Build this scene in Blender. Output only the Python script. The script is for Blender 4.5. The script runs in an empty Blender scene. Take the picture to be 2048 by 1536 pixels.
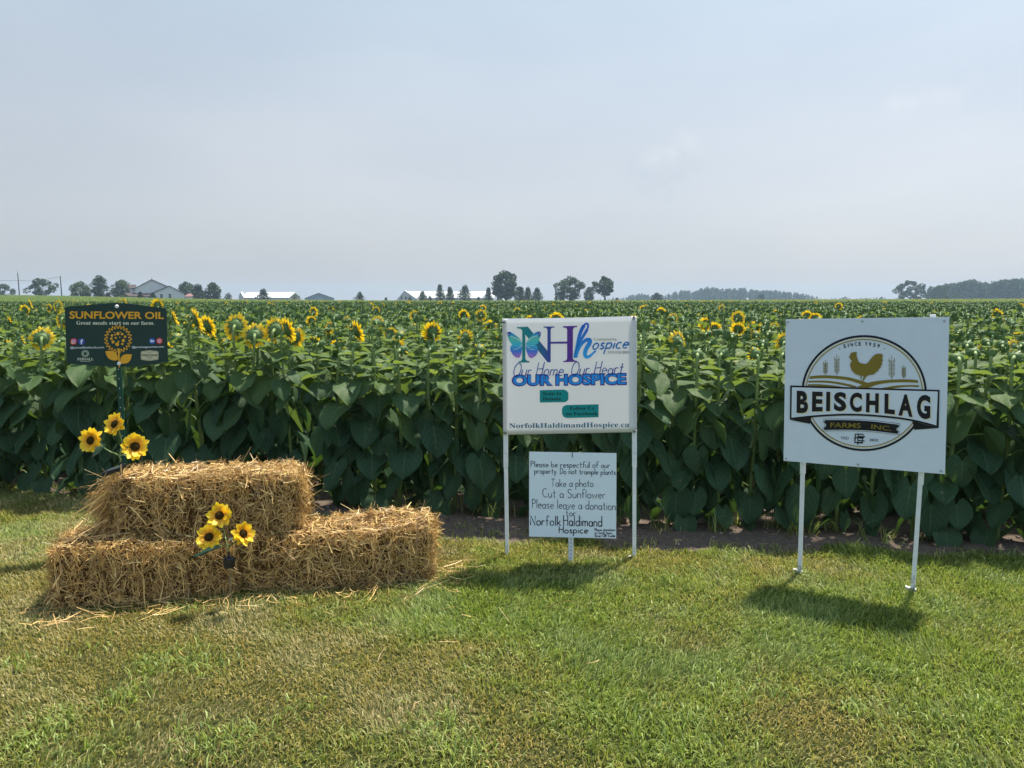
import bpy, math, random
import numpy as np
from mathutils import Vector, Matrix
from mathutils.geometry import tessellate_polygon

# ------------------------------------------------------------------ camera, sky, sun, exposure
SC = bpy.context.scene
COL = SC.collection
PI = math.pi
R = math.radians
F_PX, CU, CV = 1540.0, 1024.0, 768.0          # focal length and centre in photo pixels
CAM_H = 1.70
PITCH = math.atan(170.0 / F_PX)
cam_d = bpy.data.cameras.new('camera')
cam_d.sensor_width = 36.0
cam_d.lens = 36.0 * F_PX / 2048.0
cam_d.clip_start = 0.05
cam_d.clip_end = 6000
cam = bpy.data.objects.new('camera', cam_d)
COL.objects.link(cam)
cam.location = (0, 0, CAM_H)
cam.rotation_euler = (PI / 2 - PITCH, 0, 0)
SC.camera = cam

SUN_EL, SUN_AZ = R(65.5), R(36)                  # azimuth measured from +Y towards +X
sun_d = bpy.data.lights.new('sun', 'SUN')
sun_d.energy = 4.1
sun_d.angle = R(3.0)
sun_d.color = (1.0, 0.93, 0.80)
sun = bpy.data.objects.new('sun', sun_d)
COL.objects.link(sun)
SUN_DIR = Vector((math.sin(SUN_AZ) * math.cos(SUN_EL), math.cos(SUN_AZ) * math.cos(SUN_EL), math.sin(SUN_EL)))
sun.rotation_euler = SUN_DIR.to_track_quat('Z', 'Y').to_euler()

SC.view_settings.view_transform = 'Standard'
SC.view_settings.look = 'None'
SC.view_settings.exposure = 1.0
SC.view_settings.gamma = 1.0
SC.cycles.max_bounces = 8
SC.cycles.transparent_max_bounces = 8
SC.cycles.volume_bounces = 0
SC.cycles.use_denoising = True

def N(nt, typ, **kw):
    n = nt.nodes.new(typ)
    for k, v in kw.items():
        if k.startswith('i_'):
            key = k[2:]
            n.inputs[int(key) if key.isdigit() else key.replace('_', ' ')].default_value = v
        else:
            setattr(n, k, v)
    return n

def ramp(nt, fac, stops, interp='LINEAR'):
    n = nt.nodes.new('ShaderNodeValToRGB')
    cr = n.color_ramp
    cr.interpolation = interp
    while len(cr.elements) < len(stops):
        cr.elements.new(0.5)
    for e, (p, c) in zip(cr.elements, stops):
        e.position = p
        e.color = (*c, 1) if len(c) == 3 else c
    if fac is not None:
        nt.links.new(fac, n.inputs[0])
    return n.outputs[0]

def mixc(nt, fac, a, b, mode='MIX'):
    n = nt.nodes.new('ShaderNodeMix')
    n.data_type = 'RGBA'
    n.blend_type = mode
    for v, s in ((fac, n.inputs[0]), (a, n.inputs[6]), (b, n.inputs[7])):
        if isinstance(v, (int, float)):
            s.default_value = v
        elif isinstance(v, tuple):
            s.default_value = (*v, 1) if len(v) == 3 else v
        else:
            nt.links.new(v, s)
    return n.outputs[2]

def math_n(nt, op, a, b=None, c=None, clamp=False):
    n = nt.nodes.new('ShaderNodeMath')
    n.operation = op
    n.use_clamp = clamp
    for v, s in zip((a, b, c), n.inputs):
        if v is None:
            continue
        if isinstance(v, (int, float)):
            s.default_value = v
        else:
            nt.links.new(v, s)
    return n.outputs[0]

world = bpy.data.worlds.new('World')
SC.world = world
world.use_nodes = True
wn = world.node_tree
bg = wn.nodes['Background']
sky = N(wn, 'ShaderNodeTexSky', sky_type='NISHITA')
sky.sun_disc = False
sky.sun_elevation = SUN_EL
sky.sun_rotation = SUN_AZ
sky.air_density = 1.0
sky.dust_density = 3.0
sky.ozone_density = 1.5
# a hazy summer sky: pale veil of smoke and thin cloud over the clear-sky model
wtc = N(wn, 'ShaderNodeTexCoord')
wsep = N(wn, 'ShaderNodeSeparateXYZ')
wn.links.new(wtc.outputs['Generated'], wsep.inputs[0])
veil = ramp(wn, wsep.outputs[2], [(0.0, (2.72, 2.80, 2.94)), (0.10, (2.74, 2.88, 3.08)), (0.22, (2.72, 2.96, 3.24)), (0.36, (2.58, 3.08, 3.48)), (1.0, (2.2, 3.2, 4.4))])
back = math_n(wn, 'MULTIPLY_ADD', wsep.outputs[1], -0.9, 0.1, clamp=True)
veil = mixc(wn, back, veil, (2.6, 3.4, 4.6))
wmap = N(wn, 'ShaderNodeMapping')
wmap.inputs['Scale'].default_value = (1.2, 1.2, 3.5)
wn.links.new(wtc.outputs['Generated'], wmap.inputs[0])
wnz = N(wn, 'ShaderNodeTexNoise', i_Scale=1.6, i_Detail=4.0, i_Roughness=0.5)
wn.links.new(wmap.outputs[0], wnz.inputs['Vector'])
thin = ramp(wn, wnz.outputs[0], [(0.3, (0.90, 0.92, 0.945)), (0.7, (1.08, 1.065, 1.05))])
side = math_n(wn, 'MULTIPLY_ADD', wsep.outputs[0], 0.22, 1.05)
veil = mixc(wn, 1.0, veil, thin, 'MULTIPLY')
sidec = N(wn, 'ShaderNodeCombineXYZ')
for i in range(3):
    wn.links.new(side, sidec.inputs[i])
veil = mixc(wn, 1.0, veil, sidec.outputs[0], 'MULTIPLY')
veiled = mixc(wn, 0.86, sky.outputs[0], veil)

def pix_dir(u, v):
    a = (u - CU) / F_PX
    b = (CV - v) / F_PX
    return np.array([a, math.cos(PITCH) + b * math.sin(PITCH), -math.sin(PITCH) + b * math.cos(PITCH)])

def puff(col, k, v0, pts, tone):
    """a small faint cumulus far off in the sky, as a patch of directions"""
    nz = N(wn, 'ShaderNodeTexNoise', i_Scale=46.0, i_Detail=5.0, i_Roughness=0.6)
    wn.links.new(wtc.outputs['Generated'], nz.inputs['Vector'])
    acc = None
    for (u, v, ru) in pts:
        d = pix_dir(u, v)
        d = d / np.linalg.norm(d)
        sub = N(wn, 'ShaderNodeVectorMath', operation='SUBTRACT')
        wn.links.new(wtc.outputs['Generated'], sub.inputs[0])
        sub.inputs[1].default_value = tuple(d)
        ln = N(wn, 'ShaderNodeVectorMath', operation='LENGTH')
        wn.links.new(sub.outputs[0], ln.inputs[0])
        t = math_n(wn, 'MULTIPLY_ADD', ln.outputs['Value'], -F_PX / (ru * 1.5), 0.85)
        acc = t if acc is None else math_n(wn, 'MAXIMUM', acc, t)
    m = math_n(wn, 'ADD', acc, math_n(wn, 'MULTIPLY_ADD', nz.outputs[0], 2.2, -1.25))
    m = math_n(wn, 'MULTIPLY', m, 1.1, clamp=True)
    m = math_n(wn, 'MULTIPLY', m, k)
    return mixc(wn, m, col, tone)
veiled = puff(veiled, 0.62, 0, [(1298, 345, 46), (1345, 320, 40), (1380, 305, 34), (1320, 362, 40)], (2.65, 3.05, 3.5))
veiled = puff(veiled, 0.42, 0, [(1305, 318, 26), (1382, 292, 28), (1345, 306, 28)], (4.2, 4.35, 4.45))
veiled = puff(veiled, 0.32, 0, [(1795, 205, 34), (1825, 200, 34), (1855, 196, 34), (1885, 192, 34), (1912, 184, 32), (1938, 172, 26)], (3.95, 4.1, 4.4))
wn.links.new(veiled, bg.inputs[0])
bg.inputs[1].default_value = 0.108

# ------------------------------------------------------------------ helpers
def tag(o, label=None, cat=None, group=None, kind=None):
    for k, v in (('label', label), ('category', cat), ('group', group), ('kind', kind)):
        if v:
            o[k] = v
    return o

def empty(name, loc=(0, 0, 0), rz=0.0):
    o = bpy.data.objects.new(name, None)
    o.empty_display_size = 0.1
    o.location = loc
    o.rotation_euler = (0, 0, rz)
    COL.objects.link(o)
    return o

def ray_at(u, v, d):
    """world point seen at photo pixel (u, v) at forward distance d"""
    w = pix_dir(u, v)
    return np.array([0, 0, CAM_H]) + w * (d / w[1])

def ground_at(u, v):
    w = pix_dir(u, v)
    return np.array([0, 0, CAM_H]) + w * (-CAM_H / w[2])

def px_of(p):
    x, y, z = p[0], p[1], p[2] - CAM_H
    f = y * math.cos(PITCH) - z * math.sin(PITCH)
    up = y * math.sin(PITCH) + z * math.cos(PITCH)
    return CU + F_PX * x / f, CV - F_PX * up / f

class G:
    """collects geometry and links it as ONE mesh object"""
    def __init__(s):
        s.V, s.F, s.M, s.UV, s.A = [], [], [], [], []
    def add(s, V, F, m=0, uv=None, a=0.0):
        o = len(s.V)
        s.V += [tuple(map(float, p)) for p in V]
        for f in F:
            s.F.append(tuple(i + o for i in f))
            s.M.append(m)
        s.UV += list(uv) if uv is not None else [(0, 0)] * len(V)
        s.A += list(a) if hasattr(a, '__len__') else [a] * len(V)
        return s
    def box(s, c, d, m=0, rz=0.0, bev=0.0):
        x, y, z = d[0] / 2, d[1] / 2, d[2] / 2
        if bev <= 0:
            P = [(-x, -y, -z), (x, -y, -z), (x, y, -z), (-x, y, -z), (-x, -y, z), (x, -y, z), (x, y, z), (-x, y, z)]
            Fs = [(0, 3, 2, 1), (4, 5, 6, 7), (0, 1, 5, 4), (1, 2, 6, 5), (2, 3, 7, 6), (3, 0, 4, 7)]
        else:
            b = bev
            ring = [(-x + b, -y), (x - b, -y), (x, -y + b), (x, y - b), (x - b, y), (-x + b, y), (-x, y - b), (-x, -y + b)]
            P = [(p, q, -z) for p, q in ring] + [(p, q, z) for p, q in ring]
            Fs = [tuple(range(7, -1, -1)), tuple(range(8, 16))] + [(i, (i + 1) % 8, 8 + (i + 1) % 8, 8 + i) for i in range(8)]
        ca, sa = math.cos(rz), math.sin(rz)
        P = [(c[0] + p[0] * ca - p[1] * sa, c[1] + p[0] * sa + p[1] * ca, c[2] + p[2]) for p in P]
        return s.add(P, Fs, m)
    def tube(s, pts, rad, n=6, m=0, cap=True, a=0.0):
        V, F = tube_vf(pts, rad, n, cap)
        return s.add(V, F, m, a=a)
    def build(s, name, mats, parent=None, smooth=False, link=True):
        me = bpy.data.meshes.new(name)
        me.from_pydata(s.V, [], s.F)
        for mt in (mats if isinstance(mats, (list, tuple)) else [mats]):
            me.materials.append(mt)
        me.polygons.foreach_set('material_index', s.M)
        if smooth:
            me.polygons.foreach_set('use_smooth', [True] * len(s.F))
        if any(u != (0, 0) for u in s.UV):
            ul = me.uv_layers.new(name='UVMap')
            li = np.zeros(len(me.loops), dtype=np.int32)
            me.loops.foreach_get('vertex_index', li)
            ul.data.foreach_set('uv', np.array(s.UV, dtype=np.float32)[li].ravel())
        if any(s.A):
            at = me.attributes.new('tone', 'FLOAT', 'POINT')
            at.data.foreach_set('value', np.array(s.A, dtype=np.float32))
        me.update()
        o = bpy.data.objects.new(name, me)
        if link:
            COL.objects.link(o)
        if parent:
            o.parent = parent
        return o

def tube_vf(pts, rad, n=6, cap=True):
    P = [np.array(p, dtype=float) for p in pts]
    k = len(P)
    rad = rad if hasattr(rad, '__len__') else [rad] * k
    V, F = [], []
    ref = None
    for i in range(k):
        t = P[min(i + 1, k - 1)] - P[max(i - 1, 0)]
        t = t / (np.linalg.norm(t) + 1e-9)
        if ref is None:
            ref = np.array([1.0, 0, 0]) if abs(t[0]) < 0.8 else np.array([0, 1.0, 0])
        a = ref - t * np.dot(ref, t)
        a = a / (np.linalg.norm(a) + 1e-9)
        b = np.cross(t, a)
        ref = a
        for j in range(n):
            th = 2 * PI * j / n
            V.append(P[i] + rad[i] * (math.cos(th) * a + math.sin(th) * b))
    for i in range(k - 1):
        for j in range(n):
            F.append((i * n + j, i * n + (j + 1) % n, (i + 1) * n + (j + 1) % n, (i + 1) * n + j))
    if cap:
        F.append(tuple(range(n - 1, -1, -1)))
        F.append(tuple(range((k - 1) * n, k * n)))
    return V, F

def mesh_np(name, V, F4=None, F3=None, mats=(), parent=None, tone=None, smooth=False, mi=None):
    """one mesh object from numpy arrays (quads then triangles)"""
    me = bpy.data.meshes.new(name)
    n4 = 0 if F4 is None else len(F4)
    n3 = 0 if F3 is None else len(F3)
    parts = ([np.asarray(F4).ravel()] if n4 else []) + ([np.asarray(F3).ravel()] if n3 else [])
    loops = np.concatenate(parts).astype(np.int32)
    tot = np.array([4] * n4 + [3] * n3, dtype=np.int32)
    start = np.concatenate([[0], np.cumsum(tot)[:-1]]).astype(np.int32)
    me.vertices.add(len(V))
    me.vertices.foreach_set('co', np.asarray(V, dtype=np.float32).ravel())
    me.loops.add(len(loops))
    me.loops.foreach_set('vertex_index', loops)
    me.polygons.add(len(tot))
    me.polygons.foreach_set('loop_start', start)
    me.polygons.foreach_set('loop_total', tot)
    for mt in mats:
        me.materials.append(mt)
    if mi is not None:
        me.polygons.foreach_set('material_index', np.asarray(mi, dtype=np.int32))
    if smooth:
        me.polygons.foreach_set('use_smooth', np.ones(len(tot), dtype=bool))
    if tone is not None:
        at = me.attributes.new('tone', 'FLOAT', 'POINT')
        at.data.foreach_set('value', np.asarray(tone, dtype=np.float32))
    me.update(calc_edges=True)
    o = bpy.data.objects.new(name, me)
    COL.objects.link(o)
    if parent:
        o.parent = parent
    return o

def vnoise(x, y, seed=0):
    """smooth value noise in 0..1 on arrays"""
    xi, yi = np.floor(x).astype(np.int64), np.floor(y).astype(np.int64)
    fx, fy = x - xi, y - yi
    fx, fy = fx * fx * (3 - 2 * fx), fy * fy * (3 - 2 * fy)
    def h(a, b):
        n = (a * 374761393 + b * 668265263 + seed * 974711) & 0x7fffffff
        n = ((n ^ (n >> 13)) * 1274126177) & 0x7fffffff
        return ((n ^ (n >> 16)) & 0xffff) / 65535.0
    return (h(xi, yi) * (1 - fx) + h(xi + 1, yi) * fx) * (1 - fy) + (h(xi, yi + 1) * (1 - fx) + h(xi + 1, yi + 1) * fx) * fy

def fbm(x, y, seed=0, o=4):
    s, a, t = 0, 0.5, 0
    for i in range(o):
        s = s + a * vnoise(x * 2 ** i, y * 2 ** i, seed + i * 17)
        t += a
        a *= 0.55
    return s / t

# ------------------------------------------------------------------ materials
def new_mat(name):
    m = bpy.data.materials.new(name)
    m.use_nodes = True
    nt = m.node_tree
    return m, nt, nt.nodes['Principled BSDF'], nt.nodes['Material Output']

def plain(name, col, rough=0.5, spec=0.4, metal=0.0, nz=0.0, nscale=30.0, bump=0.0):
    """a painted or plastic surface with faint procedural wear"""
    m, nt, b, out = new_mat(name)
    b.inputs['Roughness'].default_value = rough
    b.inputs['Specular IOR Level'].default_value = spec
    b.inputs['Metallic'].default_value = metal
    tc = N(nt, 'ShaderNodeTexCoord')
    n = N(nt, 'ShaderNodeTexNoise', i_Scale=nscale, i_Detail=5.0, i_Roughness=0.6)
    nt.links.new(tc.outputs['Object'], n.inputs['Vector'])
    k = 1 - nz
    nt.links.new(ramp(nt, n.outputs[0], [(0.3, tuple(c * k for c in col)), (0.62, col)]), b.inputs['Base Color'])
    if bump:
        bp = N(nt, 'ShaderNodeBump', i_Strength=bump, i_Distance=0.01)
        nt.links.new(n.outputs[0], bp.inputs['Height'])
        nt.links.new(bp.outputs[0], b.inputs['Normal'])
    return m

def s2l(r, g, b):
    f = lambda c: (c / 255 / 12.92) if c / 255 < 0.04045 else ((c / 255 + 0.055) / 1.055) ** 2.4
    return (f(r), f(g), f(b))

def add_translucent(nt, b, out, col, fac):
    tr = N(nt, 'ShaderNodeBsdfTranslucent')
    if isinstance(col, tuple):
        tr.inputs[0].default_value = (*col, 1)
    else:
        nt.links.new(col, tr.inputs[0])
    mx = N(nt, 'ShaderNodeMixShader', i_0=fac)
    nt.links.new(b.outputs[0], mx.inputs[1])
    nt.links.new(tr.outputs[0], mx.inputs[2])
    nt.links.new(mx.outputs[0], out.inputs[0])

def leaf_material():
    m, nt, b, out = new_mat('sunflower_leaf')
    at = N(nt, 'ShaderNodeAttribute', attribute_name='tone')       # 0 old .. 1 young leaf
    geo = N(nt, 'ShaderNodeNewGeometry')
    tc = N(nt, 'ShaderNodeTexCoord')
    oi = N(nt, 'ShaderNodeObjectInfo')
    uv = N(nt, 'ShaderNodeSeparateXYZ')
    nt.links.new(tc.outputs['UV'], uv.inputs[0])
    rnd = geo.outputs['Random Per Island']
    base = mixc(nt, at.outputs['Fac'], (0.048, 0.106, 0.050), (0.135, 0.205, 0.048))
    dark = mixc(nt, 1.0, base, (0.62, 0.72, 0.85), 'MULTIPLY')
    base = mixc(nt, rnd, dark, base)
    nz = N(nt, 'ShaderNodeTexNoise', i_Scale=22.0, i_Detail=5.0, i_Roughness=0.65)
    nt.links.new(tc.outputs['Object'], nz.inputs['Vector'])
    base = mixc(nt, math_n(nt, 'MULTIPLY_ADD', nz.outputs[0], 1.4, -0.45, clamp=True), base, mixc(nt, 1.0, base, (1.35, 1.3, 1.2), 'MULTIPLY'))
    # veins: pale midrib plus side veins that sweep forward
    au = math_n(nt, 'ABSOLUTE', uv.outputs[0])
    mid = math_n(nt, 'SUBTRACT', 1.0, math_n(nt, 'MULTIPLY', au, 30.0), clamp=True)
    sv = math_n(nt, 'FRACT', math_n(nt, 'MULTIPLY_ADD', uv.outputs[1], 5.5, math_n(nt, 'MULTIPLY', au, -2.4)))
    sv = math_n(nt, 'SUBTRACT', 1.0, math_n(nt, 'MULTIPLY', math_n(nt, 'ABSOLUTE', math_n(nt, 'SUBTRACT', sv, 0.5)), 13.0), clamp=True)
    sv = math_n(nt, 'MULTIPLY', sv, 0.42)
    isleaf = math_n(nt, 'GREATER_THAN', uv.outputs[1], 0.0005)
    vein = math_n(nt, 'MULTIPLY', math_n(nt, 'MAXIMUM', mid, sv), isleaf)
    base = mixc(nt, math_n(nt, 'MULTIPLY', vein, 0.75), base, (0.26, 0.34, 0.18))
    # dry bleached blotches on some leaves
    n2 = N(nt, 'ShaderNodeTexNoise', i_Scale=7.0, i_Detail=3.0)
    nt.links.new(tc.outputs['Object'], n2.inputs['Vector'])
    spot = math_n(nt, 'MULTIPLY', math_n(nt, 'MULTIPLY_ADD', n2.outputs[0], 9.0, -6.0, clamp=True), math_n(nt, 'GREATER_THAN', rnd, 0.55))
    base = mixc(nt, math_n(nt, 'MULTIPLY', spot, isleaf), base, (0.40, 0.36, 0.22))
    nt.links.new(base, b.inputs['Base Color'])
    b.inputs['Roughness'].default_value = 0.55
    b.inputs['Specular IOR Level'].default_value = 0.22
    bp = N(nt, 'ShaderNodeBump', i_Strength=0.6, i_Distance=0.008)
    h = math_n(nt, 'SUBTRACT', math_n(nt, 'MULTIPLY', nz.outputs[0], 1.0), math_n(nt, 'MULTIPLY', vein, 0.6))
    nt.links.new(h, bp.inputs['Height'])
    nt.links.new(bp.outputs[0], b.inputs['Normal'])
    tcol = mixc(nt, at.outputs['Fac'], (0.060, 0.12, 0.016), (0.27, 0.36, 0.06))
    add_translucent(nt, b, out, tcol, 0.40)
    return m

def straw_material(name, lo, hi):
    m, nt, b, out = new_mat(name)
    geo = N(nt, 'ShaderNodeNewGeometry')
    nt.links.new(ramp(nt, geo.outputs['Random Per Island'], [(0.0, lo), (0.75, hi), (1.0, tuple(min(0.8, c * 1.25) for c in hi))]), b.inputs['Base Color'])
    b.inputs['Roughness'].default_value = 0.45
    b.inputs['Specular IOR Level'].default_value = 0.45
    add_translucent(nt, b, out, hi, 0.12)
    return m

def grass_material():
    m, nt, b, out = new_mat('grass_blade')
    at = N(nt, 'ShaderNodeAttribute', attribute_name='tone')        # 0 lush .. 1 dry
    geo = N(nt, 'ShaderNodeNewGeometry')
    rnd = geo.outputs['Random Per Island']
    green = ramp(nt, rnd, [(0.0, (0.076, 0.126, 0.024)), (0.5, (0.195, 0.272, 0.052)), (1.0, (0.36, 0.44, 0.125))])
    dry = ramp(nt, rnd, [(0.0, (0.13, 0.12, 0.035)), (0.5, (0.31, 0.265, 0.095)), (1.0, (0.58, 0.46, 0.23))])
    base = mixc(nt, at.outputs['Fac'], green, dry)
    nt.links.new(base, b.inputs['Base Color'])
    b.inputs['Roughness'].default_value = 0.5
    b.inputs['Specular IOR Level'].default_value = 0.35
    add_translucent(nt, b, out, mixc(nt, 1.0, base, (1.5, 1.5, 0.9), 'MULTIPLY'), 0.30)
    return m

def petal_material(name, c0, c1, tr=0.35):
    m, nt, b, out = new_mat(name)
    at = N(nt, 'ShaderNodeAttribute', attribute_name='tone')        # 0 root .. 1 tip
    base = mixc(nt, at.outputs['Fac'], c0, c1)
    nt.links.new(base, b.inputs['Base Color'])
    b.inputs['Roughness'].default_value = 0.55
    add_translucent(nt, b, out, base, tr)
    return m

def foliage_material(name, lo, hi, tr=0.22):
    m, nt, b, out = new_mat(name)
    geo = N(nt, 'ShaderNodeNewGeometry')
    c = ramp(nt, geo.outputs['Random Per Island'], [(0.0, lo), (1.0, hi)])
    nt.links.new(c, b.inputs['Base Color'])
    b.inputs['Roughness'].default_value = 0.7
    b.inputs['Specular IOR Level'].default_value = 0.2
    add_translucent(nt, b, out, c, tr)
    return m

def ground_material():
    m, nt, b, out = new_mat('ground_soil_and_thatch')
    geo = N(nt, 'ShaderNodeNewGeometry')
    at = N(nt, 'ShaderNodeAttribute', attribute_name='tone')        # 0 lawn .. 1 bare soil
    n1 = N(nt, 'ShaderNodeTexNoise', i_Scale=22.0, i_Detail=9.0, i_Roughness=0.78)
    n2 = N(nt, 'ShaderNodeTexNoise', i_Scale=1.6, i_Detail=4.0)
    for n in (n1, n2):
        nt.links.new(geo.outputs['Position'], n.inputs['Vector'])
    thatch = ramp(nt, n1.outputs[0], [(0.3, (0.020, 0.028, 0.010)), (0.55, (0.070, 0.080, 0.025)), (0.75, (0.17, 0.155, 0.06))])
    soil = ramp(nt, n1.outputs[0], [(0.28, (0.075, 0.058, 0.047)), (0.5, (0.15, 0.118, 0.098)), (0.72, (0.23, 0.188, 0.158))])
    soil = mixc(nt, math_n(nt, 'MULTIPLY_ADD', n2.outputs[0], 1.6, -0.5, clamp=True), soil, mixc(nt, 1.0, soil, (1.3, 1.25, 1.15), 'MULTIPLY'))
    f = math_n(nt, 'ADD', at.outputs['Fac'], math_n(nt, 'MULTIPLY_ADD', n1.outputs[0], 0.8, -0.4))
    f = math_n(nt, 'MULTIPLY_ADD', f, 3.0, -1.0, clamp=True)
    nt.links.new(mixc(nt, f, thatch, soil), b.inputs['Base Color'])
    b.inputs['Roughness'].default_value = 0.95
    b.inputs['Specular IOR Level'].default_value = 0.1
    bp = N(nt, 'ShaderNodeBump', i_Strength=0.9, i_Distance=0.03)
    nt.links.new(n1.outputs[0], bp.inputs['Height'])
    nt.links.new(bp.outputs[0], b.inputs['Normal'])
    return m

M = {}
M['leaf'] = leaf_material()
M['stem'] = plain('sunflower_stem', (0.19, 0.27, 0.085), 0.5, 0.35, nz=0.35, nscale=40)
M['bud'] = plain('sunflower_bud', (0.11, 0.19, 0.055), 0.55, 0.3, nz=0.45, nscale=60)
M['petal'] = petal_material('sunflower_petal', (0.84, 0.50, 0.012), (0.92, 0.70, 0.02), 0.42)
M['disc'] = plain('sunflower_disc', (0.06, 0.035, 0.012), 0.9, 0.1, nz=0.5, nscale=150, bump=0.6)
M['apetal'] = petal_material('silk_petal', (0.86, 0.36, 0.006), (0.95, 0.76, 0.03), 0.30)
M['adisc'] = plain('silk_flower_centre', (0.055, 0.036, 0.008), 0.95, 0.1, nz=0.7, nscale=220, bump=0.8)
M['astem'] = plain('plastic_stem', (0.16, 0.24, 0.075), 0.4, 0.5, nz=0.1)
M['aleaf'] = plain('plastic_leaf', (0.012, 0.045, 0.022), 0.45, 0.5, nz=0.2, nscale=40)
M['black'] = plain('black_plastic', (0.012, 0.013, 0.016), 0.35, 0.5, nz=0.1)
M['solar'] = plain('solar_glass', (0.02, 0.025, 0.05), 0.12, 0.8)
M['steel'] = plain('thin_steel', (0.30, 0.27, 0.22), 0.4, 0.5, 0.7)
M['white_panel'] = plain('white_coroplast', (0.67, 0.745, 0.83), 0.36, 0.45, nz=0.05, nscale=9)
M['white_vinyl'] = plain('white_vinyl', (0.86, 0.86, 0.86), 0.42, 0.4, nz=0.02, nscale=6)
_vn = M['white_vinyl'].node_tree
add_translucent(_vn, _vn.nodes['Principled BSDF'], _vn.nodes['Material Output'], (0.86, 0.86, 0.86), 0.42)
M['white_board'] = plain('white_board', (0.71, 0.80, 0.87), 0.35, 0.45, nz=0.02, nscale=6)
M['white_post'] = plain('white_post', (0.76, 0.78, 0.78), 0.42, 0.4, nz=0.14, nscale=22)
_pn = M['white_post'].node_tree
_pb = _pn.nodes['Principled BSDF']
_src = _pb.inputs['Base Color'].links[0].from_socket
_tc = N(_pn, 'ShaderNodeTexCoord')
_sx = N(_pn, 'ShaderNodeSeparateXYZ')
_pn.links.new(_tc.outputs['Object'], _sx.inputs[0])
_dn = N(_pn, 'ShaderNodeTexNoise', i_Scale=45.0, i_Detail=5.0, i_Roughness=0.7)
_pn.links.new(_tc.outputs['Object'], _dn.inputs['Vector'])
_low = math_n(_pn, 'MULTIPLY_ADD', _sx.outputs[2], -4.5, 0.75, clamp=True)
_spl = math_n(_pn, 'MULTIPLY_ADD', math_n(_pn, 'ADD', _dn.outputs[0], math_n(_pn, 'MULTIPLY', _low, 0.35)), 5.0, -3.2, clamp=True)
_spl = math_n(_pn, 'MULTIPLY', _spl, 0.7)
_pn.links.new(mixc(_pn, _spl, _src, (0.20, 0.15, 0.10)), _pb.inputs['Base Color'])
M['galv'] = plain('white_u_post', (0.66, 0.70, 0.72), 0.45, 0.4, 0.1, nz=0.15, nscale=30)
M['hole'] = plain('post_hole', (0.012, 0.013, 0.012), 0.9, 0.1)
M['green_panel'] = plain('dark_green_panel', s2l(18, 52, 44), 0.4, 0.4, nz=0.05)
M['green_post'] = plain('dark_green_post', s2l(10, 62, 48), 0.45, 0.4, nz=0.2)
M['screw'] = plain('screw_head', (0.42, 0.44, 0.45), 0.4, 0.5, 0.5)
M['bolt'] = plain('white_bolt', (0.78, 0.78, 0.76), 0.35, 0.5)
M['tie'] = plain('zip_tie', (0.010, 0.010, 0.012), 0.4, 0.4)
def ink(name, rgb, rough=0.5):
    M[name] = plain('print_' + name, s2l(*rgb), rough, 0.3)
ink('black_ink', (22, 20, 24)); ink('gold_ink', (128, 112, 38)); ink('cream_ink', (224, 214, 182)); ink('white_ink', (228, 232, 236))
ink('yellow_ink', (226, 166, 42)); ink('pale_ink', (222, 226, 200)); ink('blue_badge', (36, 92, 178)); ink('indigo_badge', (64, 80, 170))
ink('red_badge', (205, 40, 62)); ink('pink_badge', (206, 58, 120)); ink('teal_ink', (0, 140, 140)); ink('deep_teal', (18, 104, 132))
ink('grey_ink', (120, 128, 140)); ink('navy_ink', (22, 76, 165)); ink('purple_ink', (66, 28, 138)); ink('azure_ink', (34, 148, 232))
ink('sage_ink', (150, 162, 142)); ink('marker', (40, 44, 72)); ink('bold_marker', (22, 24, 46)); ink('tan_ink', (200, 194, 160))
ink('sky_ink', (20, 120, 190))

def gradient_ink(name, axis, stops, lo, hi):
    """a printed colour blend that runs along the sign's own axis"""
    m, nt, b, out = new_mat(name)
    tc = N(nt, 'ShaderNodeTexCoord')
    sp = N(nt, 'ShaderNodeSeparateXYZ')
    nt.links.new(tc.outputs['Object'], sp.inputs[0])
    mr = N(nt, 'ShaderNodeMapRange', i_1=lo, i_2=hi)
    nt.links.new(sp.outputs[axis], mr.inputs[0])
    nt.links.new(ramp(nt, mr.outputs[0], stops), b.inputs['Base Color'])
    b.inputs['Roughness'].default_value = 0.45
    return m

# ------------------------------------------------------------------ lie of the land
_PU = np.array([-900, 0, 130, 300, 500, 800, 1100, 1300, 1600, 2048, 2900])
_PV = np.array([589, 590, 592, 596, 600, 602.6, 603.2, 601.5, 599.6, 597.8, 597.5])
CROP_H = 1.42

def hgt(x, y):
    """gentle relief of the far field, flat near the camera"""
    x, y = np.asarray(x, dtype=float), np.asarray(y, dtype=float)
    ys = np.maximum(y, 1.0)
    v = np.interp(CU + F_PX * x / ys, _PU, _PV)
    yc = np.minimum(ys, 420)
    t = np.clip((yc - 45) / 190, 0, 1)
    t = t * t * (3 - 2 * t)
    return np.where(y > 45, t * (CAM_H - CROP_H - (v - 598) / F_PX * yc), 0.0)

A_ = ground_at(0, 978)
B_ = ground_at(2048, 1085)
ROW_E = (B_ - A_) / np.linalg.norm(B_ - A_)
ROW_N = np.array([-ROW_E[1], ROW_E[0], 0])
ROW_GAP = 0.68

def behind_front(x, y):
    return (x - A_[0]) * ROW_N[0] + (y - A_[1]) * ROW_N[1]

_EDGE = np.array([ground_at(u, v)[:2] for u, v in ((-500, 975), (0, 985), (500, 1020), (880, 1060), (1100, 1086), (1400, 1104), (1700, 1112), (2048, 1120), (2500, 1133))])
def lawn_edge(x):
    return np.interp(x, _EDGE[:, 0], _EDGE[:, 1])

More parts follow.
